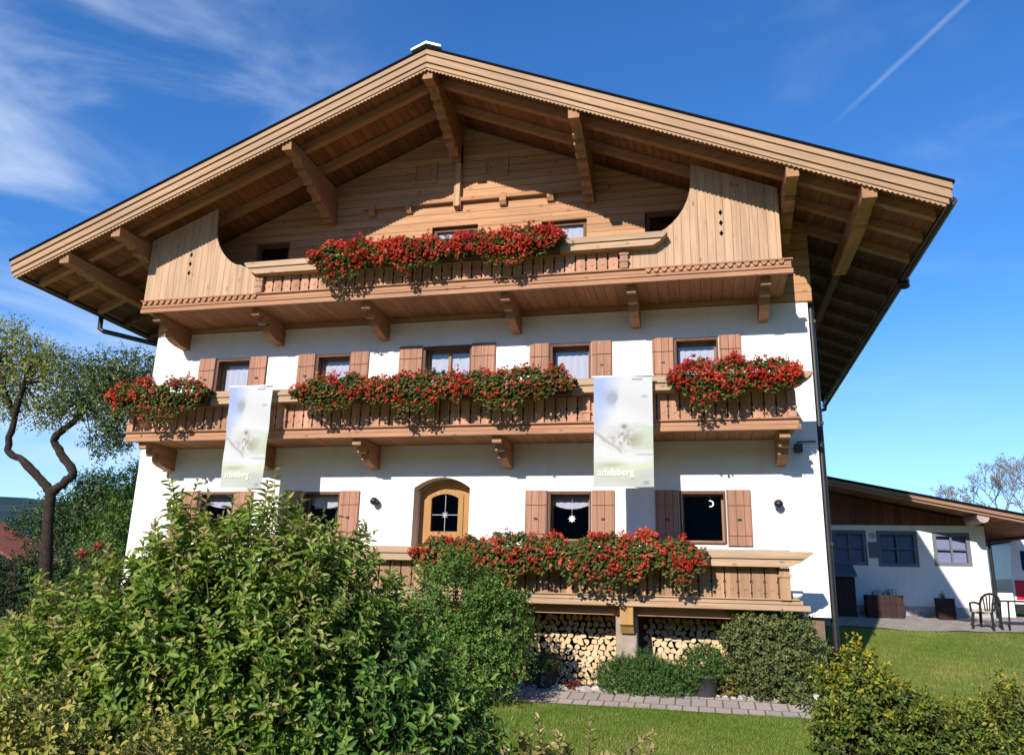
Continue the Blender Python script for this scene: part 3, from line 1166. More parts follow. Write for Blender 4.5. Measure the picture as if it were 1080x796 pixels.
for sgn in (-1, 1):
    X = lambda d: CX + sgn * d
    mb = MB()
    out = 6.30
    zr_ = lambda d: 11.70 - SL * d - .36
    poly = [(X(out), 7.295), (X(3.55), 7.295), (X(3.55), 7.60), (X(4.02), 7.90), (X(4.16), 7.96)]
    for k in range(9):
        u = k / 8
        poly.append((X(4.20 + .62 * math.sin(u * math.pi / 2) ** 1.4), 7.96 + .98 * (1 - math.cos(u * math.pi / 2))))
    poly += [(X(4.84), zr_(4.84)), (X(out), zr_(out))]
    mb.prism(poly, 'y', -1.255, -1.215)
    pn = mb.build('side_panel', M['panel'], b3)
    mb = MB()
    for zc in (7.86, 8.06, 8.26):
        mb.prism([(X(5.32) - .035, zc), (X(5.32), zc - .06), (X(5.32) + .035, zc), (X(5.32), zc + .06)], 'y', -1.2585, -1.252)
    mb.build('diamond_hole_shade', M['hole'], pn)  # solid dark diamonds painted as the shade of cut-out holes
    mb = MB()
    mb.bbox(X(3.62) - .07, X(3.62) + .07, -1.33, -1.26, 7.295, 7.66)
    mb.box(X(3.62) - .085, X(3.62) + .085, -1.345, -1.26, 7.42, 7.455)
    mb.box(X(3.62) - .085, X(3.62) + .085, -1.345, -1.26, 7.55, 7.585)
    mb.build('post', M['balu'], b3)
for x in (.76, 3.05, 5.43, 8.22, 10.55, 12.86):
    mb = MB()
    bracket(mb, x, 0, 7.05, 1.08, .085)
    mb.build('bracket', M['beam_y'], b3)

# middle balcony
b2 = balcony(.49, 13.22, 1.08, 4.39, 4.56, 'balcony')
mb = MB()
mb.bbox(.44, 13.27, -1.10, -1.03, 4.37, 4.455)
mb.bbox(.47, 13.24, -1.075, -1.02, 4.46, 4.543)
mb.bbox(.44, 13.27, -1.12, -1.00, 4.545, 4.575)
mb.build('fascia', M['fascia'], b2)
rail_mesh(.20, 13.48, -1.34, -1.04, 5.04, 5.28, .32).build('handrail', M['rail'], b2)
mb = balusters(.62, 13.10, -1.05, 4.575, 5.08, .195, .172)
mb.build('balustrade', M['balu'], b2)
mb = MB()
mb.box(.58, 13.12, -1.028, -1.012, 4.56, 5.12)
mb.build('gap_darkening_board', M['gap_shade'], b2)  # added dark sheet, hides the sunlit wall behind the gaps
for x in (.56, 3.92, 6.9, 9.75, 13.14):
    mb = MB()
    mb.bbox(x - .07, x + .07, -1.13, -1.05, 4.575, 5.02)
    mb.box(x - .085, x + .085, -1.145, -1.05, 4.72, 4.75)
    mb.build('post', M['balu'], b2)
for x in (.54, 13.16):
    mb = MB()
    mb.box(x - .015, x + .015, -1.0, -.04, 4.58, 5.05)
    mb.box(x - .05, x + .05, -1.0, -.002, 5.05, 5.20)
    mb.build('end_panel', M['balu'], b2)
for x in (.80, 3.12, 5.42, 8.12, 10.5, 13.02):
    mb = MB()
    bracket(mb, x, 0, 4.39, .98, .085)
    mb.build('bracket', M['beam_y'], b2)

# lower balcony over the wood store
b1 = balcony(4.20, 13.12, 1.20, 1.53, 1.68, 'balcony')
mb = MB()
mb.bbox(4.15, 13.20, -1.24, -1.16, 1.52, 1.605)
mb.bbox(4.18, 13.10, -1.20, -1.15, 1.61, 1.673)
mb.bbox(4.15, 13.05, -1.23, -1.14, 1.675, 1.70)
mb.build('fascia', M['rail'], b1)
rail_mesh(4.00, 13.27, -1.40, -1.12, 2.17, 2.40, .35).build('handrail', M['rail'], b1)
balusters(4.32, 12.76, -1.16, 1.70, 2.20, .2, .180).build('balustrade', M['balu_low'], b1)
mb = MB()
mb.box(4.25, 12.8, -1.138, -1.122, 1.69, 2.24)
mb.build('gap_darkening_board', M['gap_shade'], b1)  # added dark sheet standing in for shade in the gaps
for x in (4.27, 6.9, 10.43, 12.85):
    mb = MB()
    mb.bbox(x - .08, x + .08, -1.25, -1.14, 1.68, 2.16)
    mb.box(x - .10, x + .10, -1.27, -1.14, 2.02, 2.06)
    mb.build('post', M['balu_low'], b1)
mb = MB()
mb.box(9.2, 12.95, -1.30, -1.12, 2.402, 2.43)
mb.build('rail_shelf', M['greyshelf'], b1)
mb = MB()
mb.bbox(10.22, 10.56, -1.0, -.66, .0, 1.36, .02)
mb.build('pier', M['concrete'], b1)
mb = MB()
mb.prism([(-1.20, 1.52), (-.98, 1.52), (-.98, 1.18), (-1.06, 1.10), (-1.14, 1.20), (-1.20, 1.24)], 'x', 10.31, 10.52)
mb.build('beam_end', M['postwood'], b1)
mb = MB()
mb.bbox(4.25, 13.05, -.98, -.82, 1.37, 1.525)
mb.build('support_beam', M['beam_x'], b1)

# small fixtures on the wall
mb = MB()
mb.tube([(W_ + .07, .18, 7.1), (W_ + .07, .18, .9)], .06, 8)
for z in (6.6, 4.7, 2.6):
    mb.box(W_ - .0, W_ + .14, .13, .24, z, z + .05)
mb.build('downpipe', M['gutter'], house)
mb = MB()
mb.bbox(13.26, 13.39, -.10, -.004, 4.17, 4.31)
mb.tube([(13.32, -.03, 4.31), (13.32, -.03, 4.36), (13.62, -.03, 4.36)], .012, 6)
mb.build('junction_box', M['black'], house)

# ------------------------------------------------------------------ wall lamps
for x, z, lab in ((12.93, 3.27, 'small black round wall lamp right of the last lower shutters'), (5.49, 3.31, 'small black round wall lamp left of the arched window')):
    e = thing('wall_lamp', (x, 0, z), lab, 'lamp', 'lamps on the white wall')
    mb = MB()
    mb.prism([(x + .055 * math.cos(q), z + .055 * math.sin(q)) for q in [k * math.pi / 8 for k in range(16)]], 'y', -.025, -.003)
    mb.tube([(x, -.02, z), (x, -.08, z + .02), (x, -.12, z)], .014, 8)
    mb.build('bracket', M['black'], e)
    mb = MB()
    mb.lathe([(.0, .075), (.05, .06), (.075, .02), (.08, -.01), (.06, -.05), (.03, -.075), (0, -.08)], (x, -.13, z), 16)
    mb.build('shade', M['black'], e)


# window ornaments and the bowl
def star(name, x, y, z, r, lab, moon=False):
    mb = MB()
    if moon:
        a = [(x + r * math.cos(q), z + r * math.sin(q)) for q in np.linspace(-2.0, 2.0, 14)]
        b = [(x - r * .1 + r * .68 * math.cos(q), z + r * .72 * math.sin(q)) for q in np.linspace(2.0, -2.0, 14)]
        mb.prism(a + b, 'y', y, y + .006)
    else:
        mb.prism([(x + (r if k % 2 == 0 else r * .5) * math.cos(k * math.pi / 8), z + (r if k % 2 == 0 else r * .5) * math.sin(k * math.pi / 8)) for k in range(16)], 'y', y, y + .006)
    mb.tube([(x, y + .003, z + r * .9), (x, y + .003, 3.44)], .002, 4)
    tag(mb.build(name, M['white']), lab, 'ornament')


star('star_ornament', 9.31, .15, 3.02, .075, 'white paper star hanging in the lower window left of the banner foot')
star('moon_ornament', 11.80, .15, 3.30, .06, 'pale crescent moon hanging in the rightmost lower window', True)
mb = MB()
mb.lathe([(0, .0), (.05, .005), (.10, .05), (.115, .10), (.105, .10), (.09, .055), (0, .02)], (13.02, -.98, 1.685), 16)
tag(mb.build('white_bowl', M['white']), 'small white bowl on the right end of the lower balcony floor', 'bowl')

# ------------------------------------------------------------------ banners
_lat = np.random.default_rng(5).random((80, 80))


def vnoise(x, y):
    i, j = int(x), int(y)
    fx, fy = x - i, y - j
    fx, fy = fx * fx * (3 - 2 * fx), fy * fy * (3 - 2 * fy)
    q = lambda a, b: _lat[a % 80, b % 80]
    return (q(i, j) * (1 - fx) + q(i + 1, j) * fx) * (1 - fy) + (q(i, j + 1) * (1 - fx) + q(i + 1, j + 1) * fx) * fy


def artwork(u, v):
    """faded landscape print: u 0..1 to the right, v 0..1 upward."""
    c = np.array([.58, .585, .58])

    def blend(c, k, col):
        k = min(max(k, 0), 1)
        return c * (1 - k) + np.array(col) * k

    g = lambda cx, cy, rx, ry: math.exp(-(((u - cx) / rx) ** 2 + ((v - cy) / ry) ** 2))
    wob = .03 * math.sin(v * 21 + u * 5) + .015 * math.sin(v * 57)
    # blue sky breaking through the cloud, upper left
    c = blend(c, (1.5 - (u + wob) / .34 - max(0, .86 - v) * 1.6) * min(max((v - .55) / .1, 0), 1), (.33, .40, .64))
    c = blend(c, g(.32, .80, .11, .06) * 1.5 * (u < .41 + wob), (.30, .34, .38))
    c = blend(c, (1.1 - (u + wob) / .30 - abs(v - .62) * 5), (.36, .44, .56))
    # hillside with figures in flowers
    n_ = vnoise(u * 15, v * 34) * .6 + vnoise(u * 31 + 7, v * 66) * .4
    n_ = min(max((n_ - .25) * 2, 0), 1)
    c = blend(c, g(.55, .43, .30, .085) * n_ * 1.3, (.27, .25, .20))
    c = blend(c, g(.52, .535, .05, .022) * 1.1, (.24, .15, .17))
    c = blend(c, g(.72, .41, .10, .05) * (1 - n_) * 1.6, (.36, .30, .20))
    c = blend(c, 1.1 - abs(v - (.51 - .42 * u) - wob * .5) / .028 if u < .48 else 0, (.36, .34, .29))
    c = blend(c, (u - .58) * 1.6 * (1 if .33 < v < .56 + wob else 0), (.40, .50, .28))
    # meadow at the foot
    edge = .245 + .02 * math.sin(u * 7) + wob * .4
    if v < edge:
        k4 = min(1, (edge - v) / .06)
        c = blend(c, .8 * k4, (.50, .55, .34) if v > .12 + wob else (.46, .48, .40))
        c = blend(c, g(.3, .2, .25, .02) * .8, (.34, .36, .28))
        c = blend(c, g(.85, .10, .2, .06) * .5, (.34, .36, .34))
    if abs(v - .285) < .006 and u > .70:
        c = np.array([.33, .33, .33])
    if .962 < v < .978 and .65 < u < .85:
        c = np.array([.30, .31, .33])
    c = blend(c, g(.87, .81, .05, .012) * 1.3, (.34, .37, .38))
    c = blend(c, g(.88, .035, .05, .015) * 1.2, (.25, .28, .27))
    return np.clip(c * (1 + .02 * math.sin(u * 150) * math.sin(v * 170)), 0, 1)


tb = NT('banner_print')
at = tb.n('ShaderNodeAttribute', attribute_name='print')
bs = tb.bsdf(at.outputs['Color'], .6, .2)
tr = tb.n('ShaderNodeBsdfTranslucent')
tb.l(at.outputs['Color'], tr.inputs[0])
mx = tb.n('ShaderNodeMixShader')
mx.inputs[0].default_value = .2
tb.l(bs, mx.inputs[1])
tb.l(tr.outputs[0], mx.inputs[2])
M['banner'] = tb.done(mx.outputs[0])


def banner(x0, x1, zt_, zb, y, lab, swing):
    e = thing('banner', ((x0 + x1) / 2, y, zb), lab, 'banner', 'printed banners hung from the middle balcony')
    nu, nv = 60, 120
    o3 = origin_of(e)
    V, cols = [], []
    for j in range(nv + 1):
        v_ = j / nv
        for i in range(nu + 1):
            u = i / nu
            x = x0 + (x1 - x0) * u + swing * (1 - v_)
            yy = y + .040 * math.sin(u * 5 + v_ * 3) * (1 - v_ * .6) + .010 * math.sin(v_ * 17 + u * 4)
            V.append((x - o3[0], yy - o3[1], zb + (zt_ - zb) * v_ - o3[2]))
            cols.append((*artwork(u, v_), 1))
    F = [(j * (nu + 1) + i, j * (nu + 1) + i + 1, (j + 1) * (nu + 1) + i + 1, (j + 1) * (nu + 1) + i) for j in range(nv) for i in range(nu)]
    me = bpy.data.meshes.new('cloth')
    me.from_pydata(V, [], F)
    a = me.color_attributes.new('print', 'FLOAT_COLOR', 'POINT')
    a.data.foreach_set('color', np.array(cols, np.float32).ravel())
    me.polygons.foreach_set('use_smooth', [True] * len(F))
    me.materials.append(M['banner'])
    cl = link('cloth', me, e)
    mb = MB()
    mb.tube([(x0 - .03, y + .01, zt_ + .01), (x1 + .03, y + .01, zt_ + .01)], .014, 8)
    mb.build('hanging_bar', M['white'], e)
    mb = MB()
    mb.tube([(x0 + swing - .01, y + .012, zb - .005), (x1 + swing + .01, y + .012, zb - .005)], .012, 8)
    mb.build('hem_bar', M['white'], e)
    cu = bpy.data.curves.new('lettering', 'FONT')
    cu.body = 'adelsberg'
    cu.size = .185
    cu.extrude = .001
    tmp = bpy.data.objects.new('tmp', cu)
    COL.objects.link(tmp)
    bpy.context.view_layer.update()
    dg = bpy.context.evaluated_depsgraph_get()
    m2 = bpy.data.meshes.new_from_object(tmp.evaluated_get(dg))
    COL.objects.unlink(tmp)
    bpy.data.objects.remove(tmp)
    wd = max(v2.co.x for v2 in m2.vertices)
    kx = .62 * (x1 - x0) / wd
    for v2 in m2.vertices:
        p = v2.co.copy()
        uu = (.06 + p.x / wd * .62)
        vv = .105
        x = x0 + (x1 - x0) * uu + swing * (1 - vv)
        yy = y + .040 * math.sin(uu * 5 + vv * 3) * (1 - vv * .6) + .010 * math.sin(vv * 17 + uu * 4)
        v2.co = (x - o3[0], yy - .012 - p.z - o3[1], zb + (zt_ - zb) * vv + p.y * .95 - o3[2])
    m2.materials.clear()
    m2.materials.append(M['white'])
    link('lettering', m2, e)


banner(9.93, 10.91, 5.25, 3.38, -1.50, 'pale landscape print banner hanging straight between the two right-hand middle windows', .0)
banner(2.97, 3.86, 5.31, 3.38, -1.50, 'narrower pale print banner hanging by the leftmost middle window above the big shrub', .03)

# ------------------------------------------------------------------ firewood
log_meshes = []
for k in range(14):
    rr = random.Random(100 + k)
    typ = k % 4
    if typ == 0:
        poly = [(.062 * math.cos(q) * (1 + rr.uniform(-.07, .07)), .062 * math.sin(q) * (1 + rr.uniform(-.07, .07))) for q in np.linspace(0, 2 * math.pi, 11)[:-1]]
    elif typ == 1:
        poly = [(-.072, -.045), (.072, -.04)] + [(.08 * math.cos(q), -.045 + .105 * math.sin(q)) for q in np.linspace(.15, math.pi - .15, 7)]
    elif typ == 2:
        poly = [(-.07, -.055), (.075, -.05), (.055, .02), (.0, .075), (-.05, .03)]
    else:
        poly = [(-.068, -.05), (.066, -.055), (.07, .035), (.02, .06), (-.06, .045)]
    poly = [(a * rr.uniform(.9, 1.1), b * rr.uniform(.9, 1.1)) for a, b in poly]
    mb = MB()
    n = len(poly)
    f1 = [(p[0], 0, p[1]) for p in poly]
    f2 = [(p[0], .35, p[1]) for p in poly]
    mb.add(f1, [tuple(range(n))], 0)
    mb.add(f2, [tuple(range(n))[::-1]], 0)
    mb.add(f1 + f2, [(i, n + i, n + (i + 1) % n, (i + 1) % n) for i in range(n)], 1)
    me = bpy.data.meshes.new('firewood_log')
    me.from_pydata(mb.v, [], mb.f)
    me.materials.append(M['logend'])
    me.materials.append(M['bark'])
    me.polygons.foreach_set('material_index', mb.mi)
    log_meshes.append(me)
nlog = 0
for (xa, xb, lab, seed) in ((8.92, 10.17, 'split firewood log in the stack left of the concrete pier', 3), (10.66, 12.20, 'split firewood log in the stack right of the concrete pier', 5)):
    rr = random.Random(seed)
    z = .26
    row = 0
    while z < 1.36:
        x = xa + (.07 if row % 2 else 0)
        while x < xb:
            o_ = bpy.data.objects.new('firewood_log', rr.choice(log_meshes))
            s_ = rr.uniform(.66, .90)
            o_.scale = (s_, 1, s_)
            o_.location = (x + rr.uniform(-.012, .012), -.28 + rr.uniform(-.035, .035), z + rr.uniform(-.012, .012))
            o_.rotation_euler = (0, rr.uniform(0, 6.28), rr.uniform(-.03, .03))
            COL.objects.link(o_)
            tag(o_, lab, 'firewood', 'stacked firewood logs left of the pier' if xa < 9 else 'stacked firewood logs right of the pier')
            nlog += 1
            x += .112
        z += .093
        row += 1


# the rest of the wood store, hidden behind the shrubs, as one pile
mb = MB()
rr = random.Random(77)
for xa, xb in ((7.2, 8.86), (12.3, 13.3)):
    z = .26
    while z < 1.36:
        x = xa + rr.uniform(0, .06)
        while x < xb:
            me_ = rr.choice(log_meshes)
            q, k_ = rr.uniform(0, 6.28), rr.uniform(.66, .9)
            vv = [((v_.co.x * math.cos(q) - v_.co.z * math.sin(q)) * k_ + x, v_.co.y - .28 + rr.uniform(-.002, .002), (v_.co.x * math.sin(q) + v_.co.z * math.cos(q)) * k_ + z) for v_ in me_.vertices]
            b0 = len(mb.v)
            mb.v += vv
            for p_ in me_.polygons:
                mb.f.append(tuple(i + b0 for i in p_.vertices))
                mb.mi.append(p_.material_index)
                mb.sm.append(False)
            x += .112
        z += .093
tag(mb.build('firewood_pile', [M['logend'], M['bark']]), kind='stuff')
# ------------------------------------------------------------------ geranium boxes
def geranium_box(x0, x1, yc, zrail, top, hang, red, lab, dens=1.0, orange=0.0, ends=''):
    e = thing('geranium_box', ((x0 + x1) / 2, yc, zrail - .05), lab, 'flower box', 'geranium boxes on the balcony rails')
    Lx = x1 - x0
    mb = MB()
    mb.bbox(x0 + .06, x1 - .06, yc - .12, yc + .08, zrail - .17, zrail + .03, .01)
    mb.build('planter', M['terra'], e)
    n = int(1900 * Lx * dens)
    x = x0 - .03 + (Lx + .06) * rng.random(n)
    wob = .80 + .22 * np.sin(x * 5.1 + x0) * np.sin(x * 2.3 + 1) + .10 * np.sin(x * 13.0) + .08 * np.sin(x * 29.0)
    wob2 = .72 + .30 * np.sin(x * 3.7 + 2.0) + .14 * np.sin(x * 11.0 + x0)
    th = -1.0 + rng.random(n) * 3.3
    rad = .40 + .60 * rng.random(n) ** .5
    cs, sn = np.cos(th), np.sin(th)
    y = yc - .03 - cs * .25 * rad * np.where(cs > 0, 1.0, .6)
    z = zrail + .03 + np.where(sn > 0, sn * top * rad * wob, sn * hang * .75 * rad * wob2)
    tr = rng.random(n) < .22
    z = np.where(tr, zrail - rng.random(n) ** 1.2 * hang * 1.1 * wob2, z)
    y = np.where(tr, yc - .12 - rng.random(n) * .12, y)
    if ends:
        ef = np.ones(n)
        if 'l' in ends:
            ef = np.minimum(ef, np.clip((x - x0 + .02) / .25, .35, 1))
        if 'r' in ends:
            ef = np.minimum(ef, np.clip((x1 + .02 - x) / .25, .35, 1))
        z = zrail + (z - zrail) * ef
    P = np.stack([x, y, z], 1)
    out = unit(np.stack([rng.normal(size=n) * .5, -np.abs(cs) - .3, sn * .8], 1) + rng.normal(size=(n, 3)) * .35)
    U = unit(out * .6 + np.array([0, -.3, .8]))
    D = unit(np.cross(U, rng.normal(size=(n, 3))) + np.array([0, -.3, -.25]))
    L = .042 + .03 * rng.random(n)
    T = np.clip(.45 + rng.normal(size=n) * .24, 0, 1)
    add_leaves('foliage', [P, D, U, L, L * .95, T, .12], M['lf_ger'], e)
    m = int(190 * Lx * red * dens)
    pw = .12 + np.clip(np.sin(x * 4.1 + x0 * 2) * np.sin(x * 1.7 + sn * 2.2) + .35 + .5 * np.sin(x * 9.7 + sn * 5), 0, 1.4)
    k = rng.choice(n, m, replace=False, p=pw / pw.sum())
    k = k[rad[k] > .50]
    m = len(k)
    Pc = P[k] + out[k] * (.02 + .07 * rng.random(m))[:, None] + np.array([0, -.02, .02])
    g = 15
    d = unit(rng.normal(size=(m * g, 3)) + np.repeat(out[k], g, 0) * .6)
    rr_ = np.repeat(.026 + .034 * rng.random(m) ** 1.5, g)
    Pp = np.repeat(Pc, g, 0) + d * rr_[:, None] * (.5 + .5 * rng.random(m * g))[:, None]
    Dd = unit(np.cross(d, rng.normal(size=(m * g, 3))) + d * .35)
    Tp = np.clip(np.repeat(rng.random(m) ** 1.3 * .75 + orange + .18 * np.sin(x[k] * 5.3 + 1), g) + rng.normal(size=m * g) * .12, 0, 1)
    Lp = .020 + .014 * rng.random(m * g)
    V, F = leaf_arrays(Pp - Dd * Lp[:, None] * .5, Dd, d, Lp, Lp * .9, .1, .05)
    quad_mesh('blossoms', V, F, M['petal'], e, np.repeat(Tp, 2))


top_x = [4.50, 5.50, 6.48, 7.42, 8.40, 9.34]
pl = ['leftmost trailing', 'second from the left', 'middle', 'fourth from the left', 'rightmost']
for i in range(5):
    geranium_box(top_x[i], top_x[i + 1] + .03, -1.46, 7.78, (.34, .36, .26, .36, .38)[i], (.50, .44, .32, .38, .40)[i], (1.3, 1.7, 1.1, 1.7, 1.9)[i], 'bright red geraniums on the top balcony, %s box' % pl[i], 1.15, 0, ('l', '', '', '', 'r')[i])
geranium_box(.34, 1.40, -1.36, 5.17, .36, .62, 1.1, 'orange-red trailing geraniums overhanging the left end of the middle balcony', 1.0, .22, 'l')
geranium_box(1.42, 2.50, -1.36, 5.17, .36, .48, .42, 'mostly green geranium box right of the orange-red one on the middle balcony', 1.0, .1, 'r')
mx_ = [4.35, 5.40, 6.45, 7.50, 8.55, 9.55]
for i in range(5):
    geranium_box(mx_[i], mx_[i + 1] + .03, -1.36, 5.14, (.36, .34, .36, .36, .38)[i], (.36, .40, .43, .41, .38)[i], (.50, .62, .60, .66, .40)[i], 'sparse red green geranium box mid balcony, %s' % ['first in the long row from the left', 'second in the long row', 'third and middle of the long row', 'fourth in the long row', 'last in the long row beside the wide banner'][i], 1.1, .16, ('l', '', '', '', 'r')[i])
geranium_box(11.22, 12.30, -1.36, 5.16, .36, .44, 1.35, 'red geranium box under the window right of the wide banner', 1.1, 0, 'l')
geranium_box(12.28, 13.22, -1.36, 5.18, .40, .46, 1.6, 'densest red geranium box at the right end of the middle balcony', 1.1, 0, 'r')
lx = [6.95, 8.10, 9.25, 10.40, 11.60]
for i in range(4):
    geranium_box(lx[i], lx[i + 1] + .03, -1.48, 2.28, (.30, .34, .34, .38)[i], (.44, .46, .48, .54)[i], (.5, .6, .72, 1.0)[i], 'red geraniums on the lower balcony, %s' % ['below the arched window', 'left of the shuttered window with the star', 'below the window with the star', 'reddest box at the right end of the row'][i], 1.1, .15, ('l', '', '', 'r')[i])


# ------------------------------------------------------------------ shrubs
def shrub(name, base, lobes, label, cat, mat, n, length, k, ll, lw, up=.8, tint0=.25, tipgain=.5, stems=6, shell=.5, jitter=.5, stem_every=2, zmin=None, srad=.0035, group=None, spread=1.0, tall=0, curl=.18, top_tint=0.0):
    e = thing(name, base, label, cat, group)
    P, O, rad = sample_lobes(lobes, n, shell, zmin if zmin is not None else base[2] + .02)
    arr, st = shoots(P, O, rad, length, k, ll, lw, up, jitter, curl, tint0, tipgain, spread)
    if tall:
        P2, O2, r2 = sample_lobes(lobes, tall * 4, .92, base[2])
        kk = O2[:, 2] > .35
        P2, O2, r2 = P2[kk][:tall], O2[kk][:tall], r2[kk][:tall]
        a2, st2 = shoots(P2, O2, r2, length * .95, k + 3, ll, lw, up * 2.2, jitter * .6, curl, tint0 + .1, tipgain, spread)
        arr = cat_arr(arr, a2)
        st = tuple(np.concatenate([x, y]) for x, y in zip(st, st2))
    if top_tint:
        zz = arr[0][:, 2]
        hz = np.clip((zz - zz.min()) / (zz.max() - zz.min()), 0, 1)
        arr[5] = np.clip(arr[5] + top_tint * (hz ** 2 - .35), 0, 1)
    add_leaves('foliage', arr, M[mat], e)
    mb = MB()
    shoot_stems(mb, st, srad, stem_every)
    for i in range(stems):
        c, r = lobes[i % len(lobes)]
        q = rng.random() * 6.28
        tip = (c[0] + r[0] * .6 * math.cos(q), c[1] + r[1] * .6 * math.sin(q), c[2] + r[2] * .5)
        b0 = (base[0] + (c[0] - base[0]) * .6 + .1 * math.cos(q), base[1] + (c[1] - base[1]) * .6 + .1 * math.sin(q), base[2] - .05)
        mid = tuple((a + b) / 2 + .06 * rng.normal() for a, b in zip(b0, tip))
        mb.tube([b0, mid, tip], [.018, .012, .005], 5, caps=False)
    mb.build('branches', M['stem'], e)
    return e


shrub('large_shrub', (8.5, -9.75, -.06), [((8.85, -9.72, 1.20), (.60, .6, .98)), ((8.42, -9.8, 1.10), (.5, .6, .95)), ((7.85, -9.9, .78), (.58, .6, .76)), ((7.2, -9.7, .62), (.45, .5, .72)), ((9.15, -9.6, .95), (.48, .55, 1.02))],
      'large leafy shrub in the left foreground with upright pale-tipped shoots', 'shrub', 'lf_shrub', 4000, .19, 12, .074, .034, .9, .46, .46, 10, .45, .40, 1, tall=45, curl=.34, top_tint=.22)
shrub('large_shrub', (9.75, -9.35, -.06), [((9.55, -9.5, .75), (.42, .45, .90)), ((9.95, -9.3, .45), (.40, .42, .72))],
      'greener leafy shrub right of the large left foreground shrub', 'shrub', 'lf_bright', 1300, .22, 10, .080, .034, .8, .36, .45, 6, .45, .5, 1, tall=12, curl=.24)
shrub('low_hedge', (8.9, -11.0, -.08), [((8.55, -11.05, .52), (.45, .28, .70)), ((9.25, -10.95, .44), (.5, .28, .62))],
      'low yellow-green hedge along the bottom left edge', 'hedge', 'lf_hedge', 2400, .13, 8, .044, .028, .7, .62, .40, 6, .4, .7, 1, srad=.0025)
e = thing('twiggy_seedling', (10.7, -9.0, -.04), 'sparse pale cream-leaved twigs low at the bottom centre', 'shrub')
Pt = np.array([[10.30, -9.05, .58], [10.40, -9.1, .62], [10.50, -9.0, .64], [10.62, -9.05, .60], [10.74, -9.0, .58], [10.88, -8.95, .56], [11.00, -8.85, .62], [10.56, -8.95, .50], [10.36, -8.98, .48], [10.70, -9.1, .46], [11.10, -8.75, .60], [11.20, -8.7, .54], [10.46, -9.0, .66], [10.80, -8.95, .64]])
arr, st = shoots(Pt, unit(rng.normal(size=(14, 3)) * .3 + np.array([0, 0, 1])), np.ones(14), .26, 26, .066, .042, .4, .7, .2, .55, .35)
add_leaves('foliage', arr, M['lf_twig'], e)
mb = MB()
shoot_stems(mb, st, .004)
for p in Pt:
    mb.tube([(p[0] * .7 + 10.7 * .3, p[1], -.05), (p[0], p[1], .2), tuple(p)], [.008, .006, .004], 5, caps=False)
mb.build('branches', M['bark'], e)

shrub('tall_shrub', (8.25, -2.5, .1), [((7.95, -2.5, 1.25), (.72, .5, .95)), ((8.55, -2.35, 1.10), (.52, .45, .80)), ((8.15, -2.6, .6), (.80, .5, .55))],
      'tall green shrub in front of the lower balcony, left of the firewood', 'shrub', 'lf_bright', 2300, .22, 9, .062, .034, .5, .38, .40, 8, .5, .6, 4, srad=.004)
shrub('clipped_shrub', (12.62, -.95, .2), [((12.35, -.95, 1.05), (.42, .36, .48)), ((12.85, -.98, .95), (.52, .36, .62)), ((12.68, -1.0, .5), (.62, .38, .42))],
      'boxy olive-green shrub at the right house corner under the lower balcony', 'shrub', 'lf_dense', 3000, .15, 8, .054, .038, .4, .50, .40, 6, .45, .8, 6, srad=.003, top_tint=.15)
shrub('cushion_shrub', (10.62, -1.05, .18), [((10.32, -1.02, .36), (.42, .30, .36)), ((10.72, -1.05, .40), (.45, .32, .40)), ((11.10, -1.05, .34), (.34, .28, .32))],
      'low dark green cushion shrub in front of the firewood', 'shrub', 'lf_cush', 4200, .10, 10, .034, .016, .8, .42, .40, 4, .45, .6, 6, srad=.002)
shrub('golden_shrub', (12.95, -6.95, .0), [((12.84, -7.0, .58), (.36, .4, .70)), ((13.22, -6.9, .42), (.44, .42, .58))],
      'golden-topped shrub in the right foreground covering the house corner', 'shrub', 'lf_gold', 2400, .13, 9, .050, .034, .5, .26, .20, 6, .45, .7, 2, tall=10, top_tint=.66)
shrub('autumn_shrub', (13.9, -6.7, .0), [((13.62, -6.8, .34), (.42, .42, .46)), ((14.1, -6.6, .42), (.44, .42, .56))],
      'olive and bronze low shrub at the bottom right corner', 'shrub', 'lf_gold', 1900, .15, 9, .050, .030, .7, .22, .30, 6, .45, .6, 2, tall=14, top_tint=.4)
shrub('rose_bush', (2.8, -4.0, .05), [((2.75, -4.0, 1.2), (.5, .5, .95)), ((3.2, -4.0, .9), (.4, .4, .8))],
      'rose bush with two orange-pink blooms behind the large shrub', 'shrub', 'lf_dense', 500, .22, 8, .06, .034, .9, .4, .3, 5, .5, .5, 2)
for x, z, r_ in ((2.78, 2.07, .065), (3.02, 2.17, .045)):
    d = unit(rng.normal(size=(70, 3)))
    V, F = leaf_arrays(np.array([x, -4.35, z]) + d * r_ * .5, unit(np.cross(d, rng.normal(size=(70, 3))) + d), d, np.full(70, .05), np.full(70, .04))
    quad_mesh('rose_bloom', V, F, M['petal_pink'], [o for o in COL.objects if o.name.startswith('rose_bush')][0], np.repeat(rng.random(70), 2))


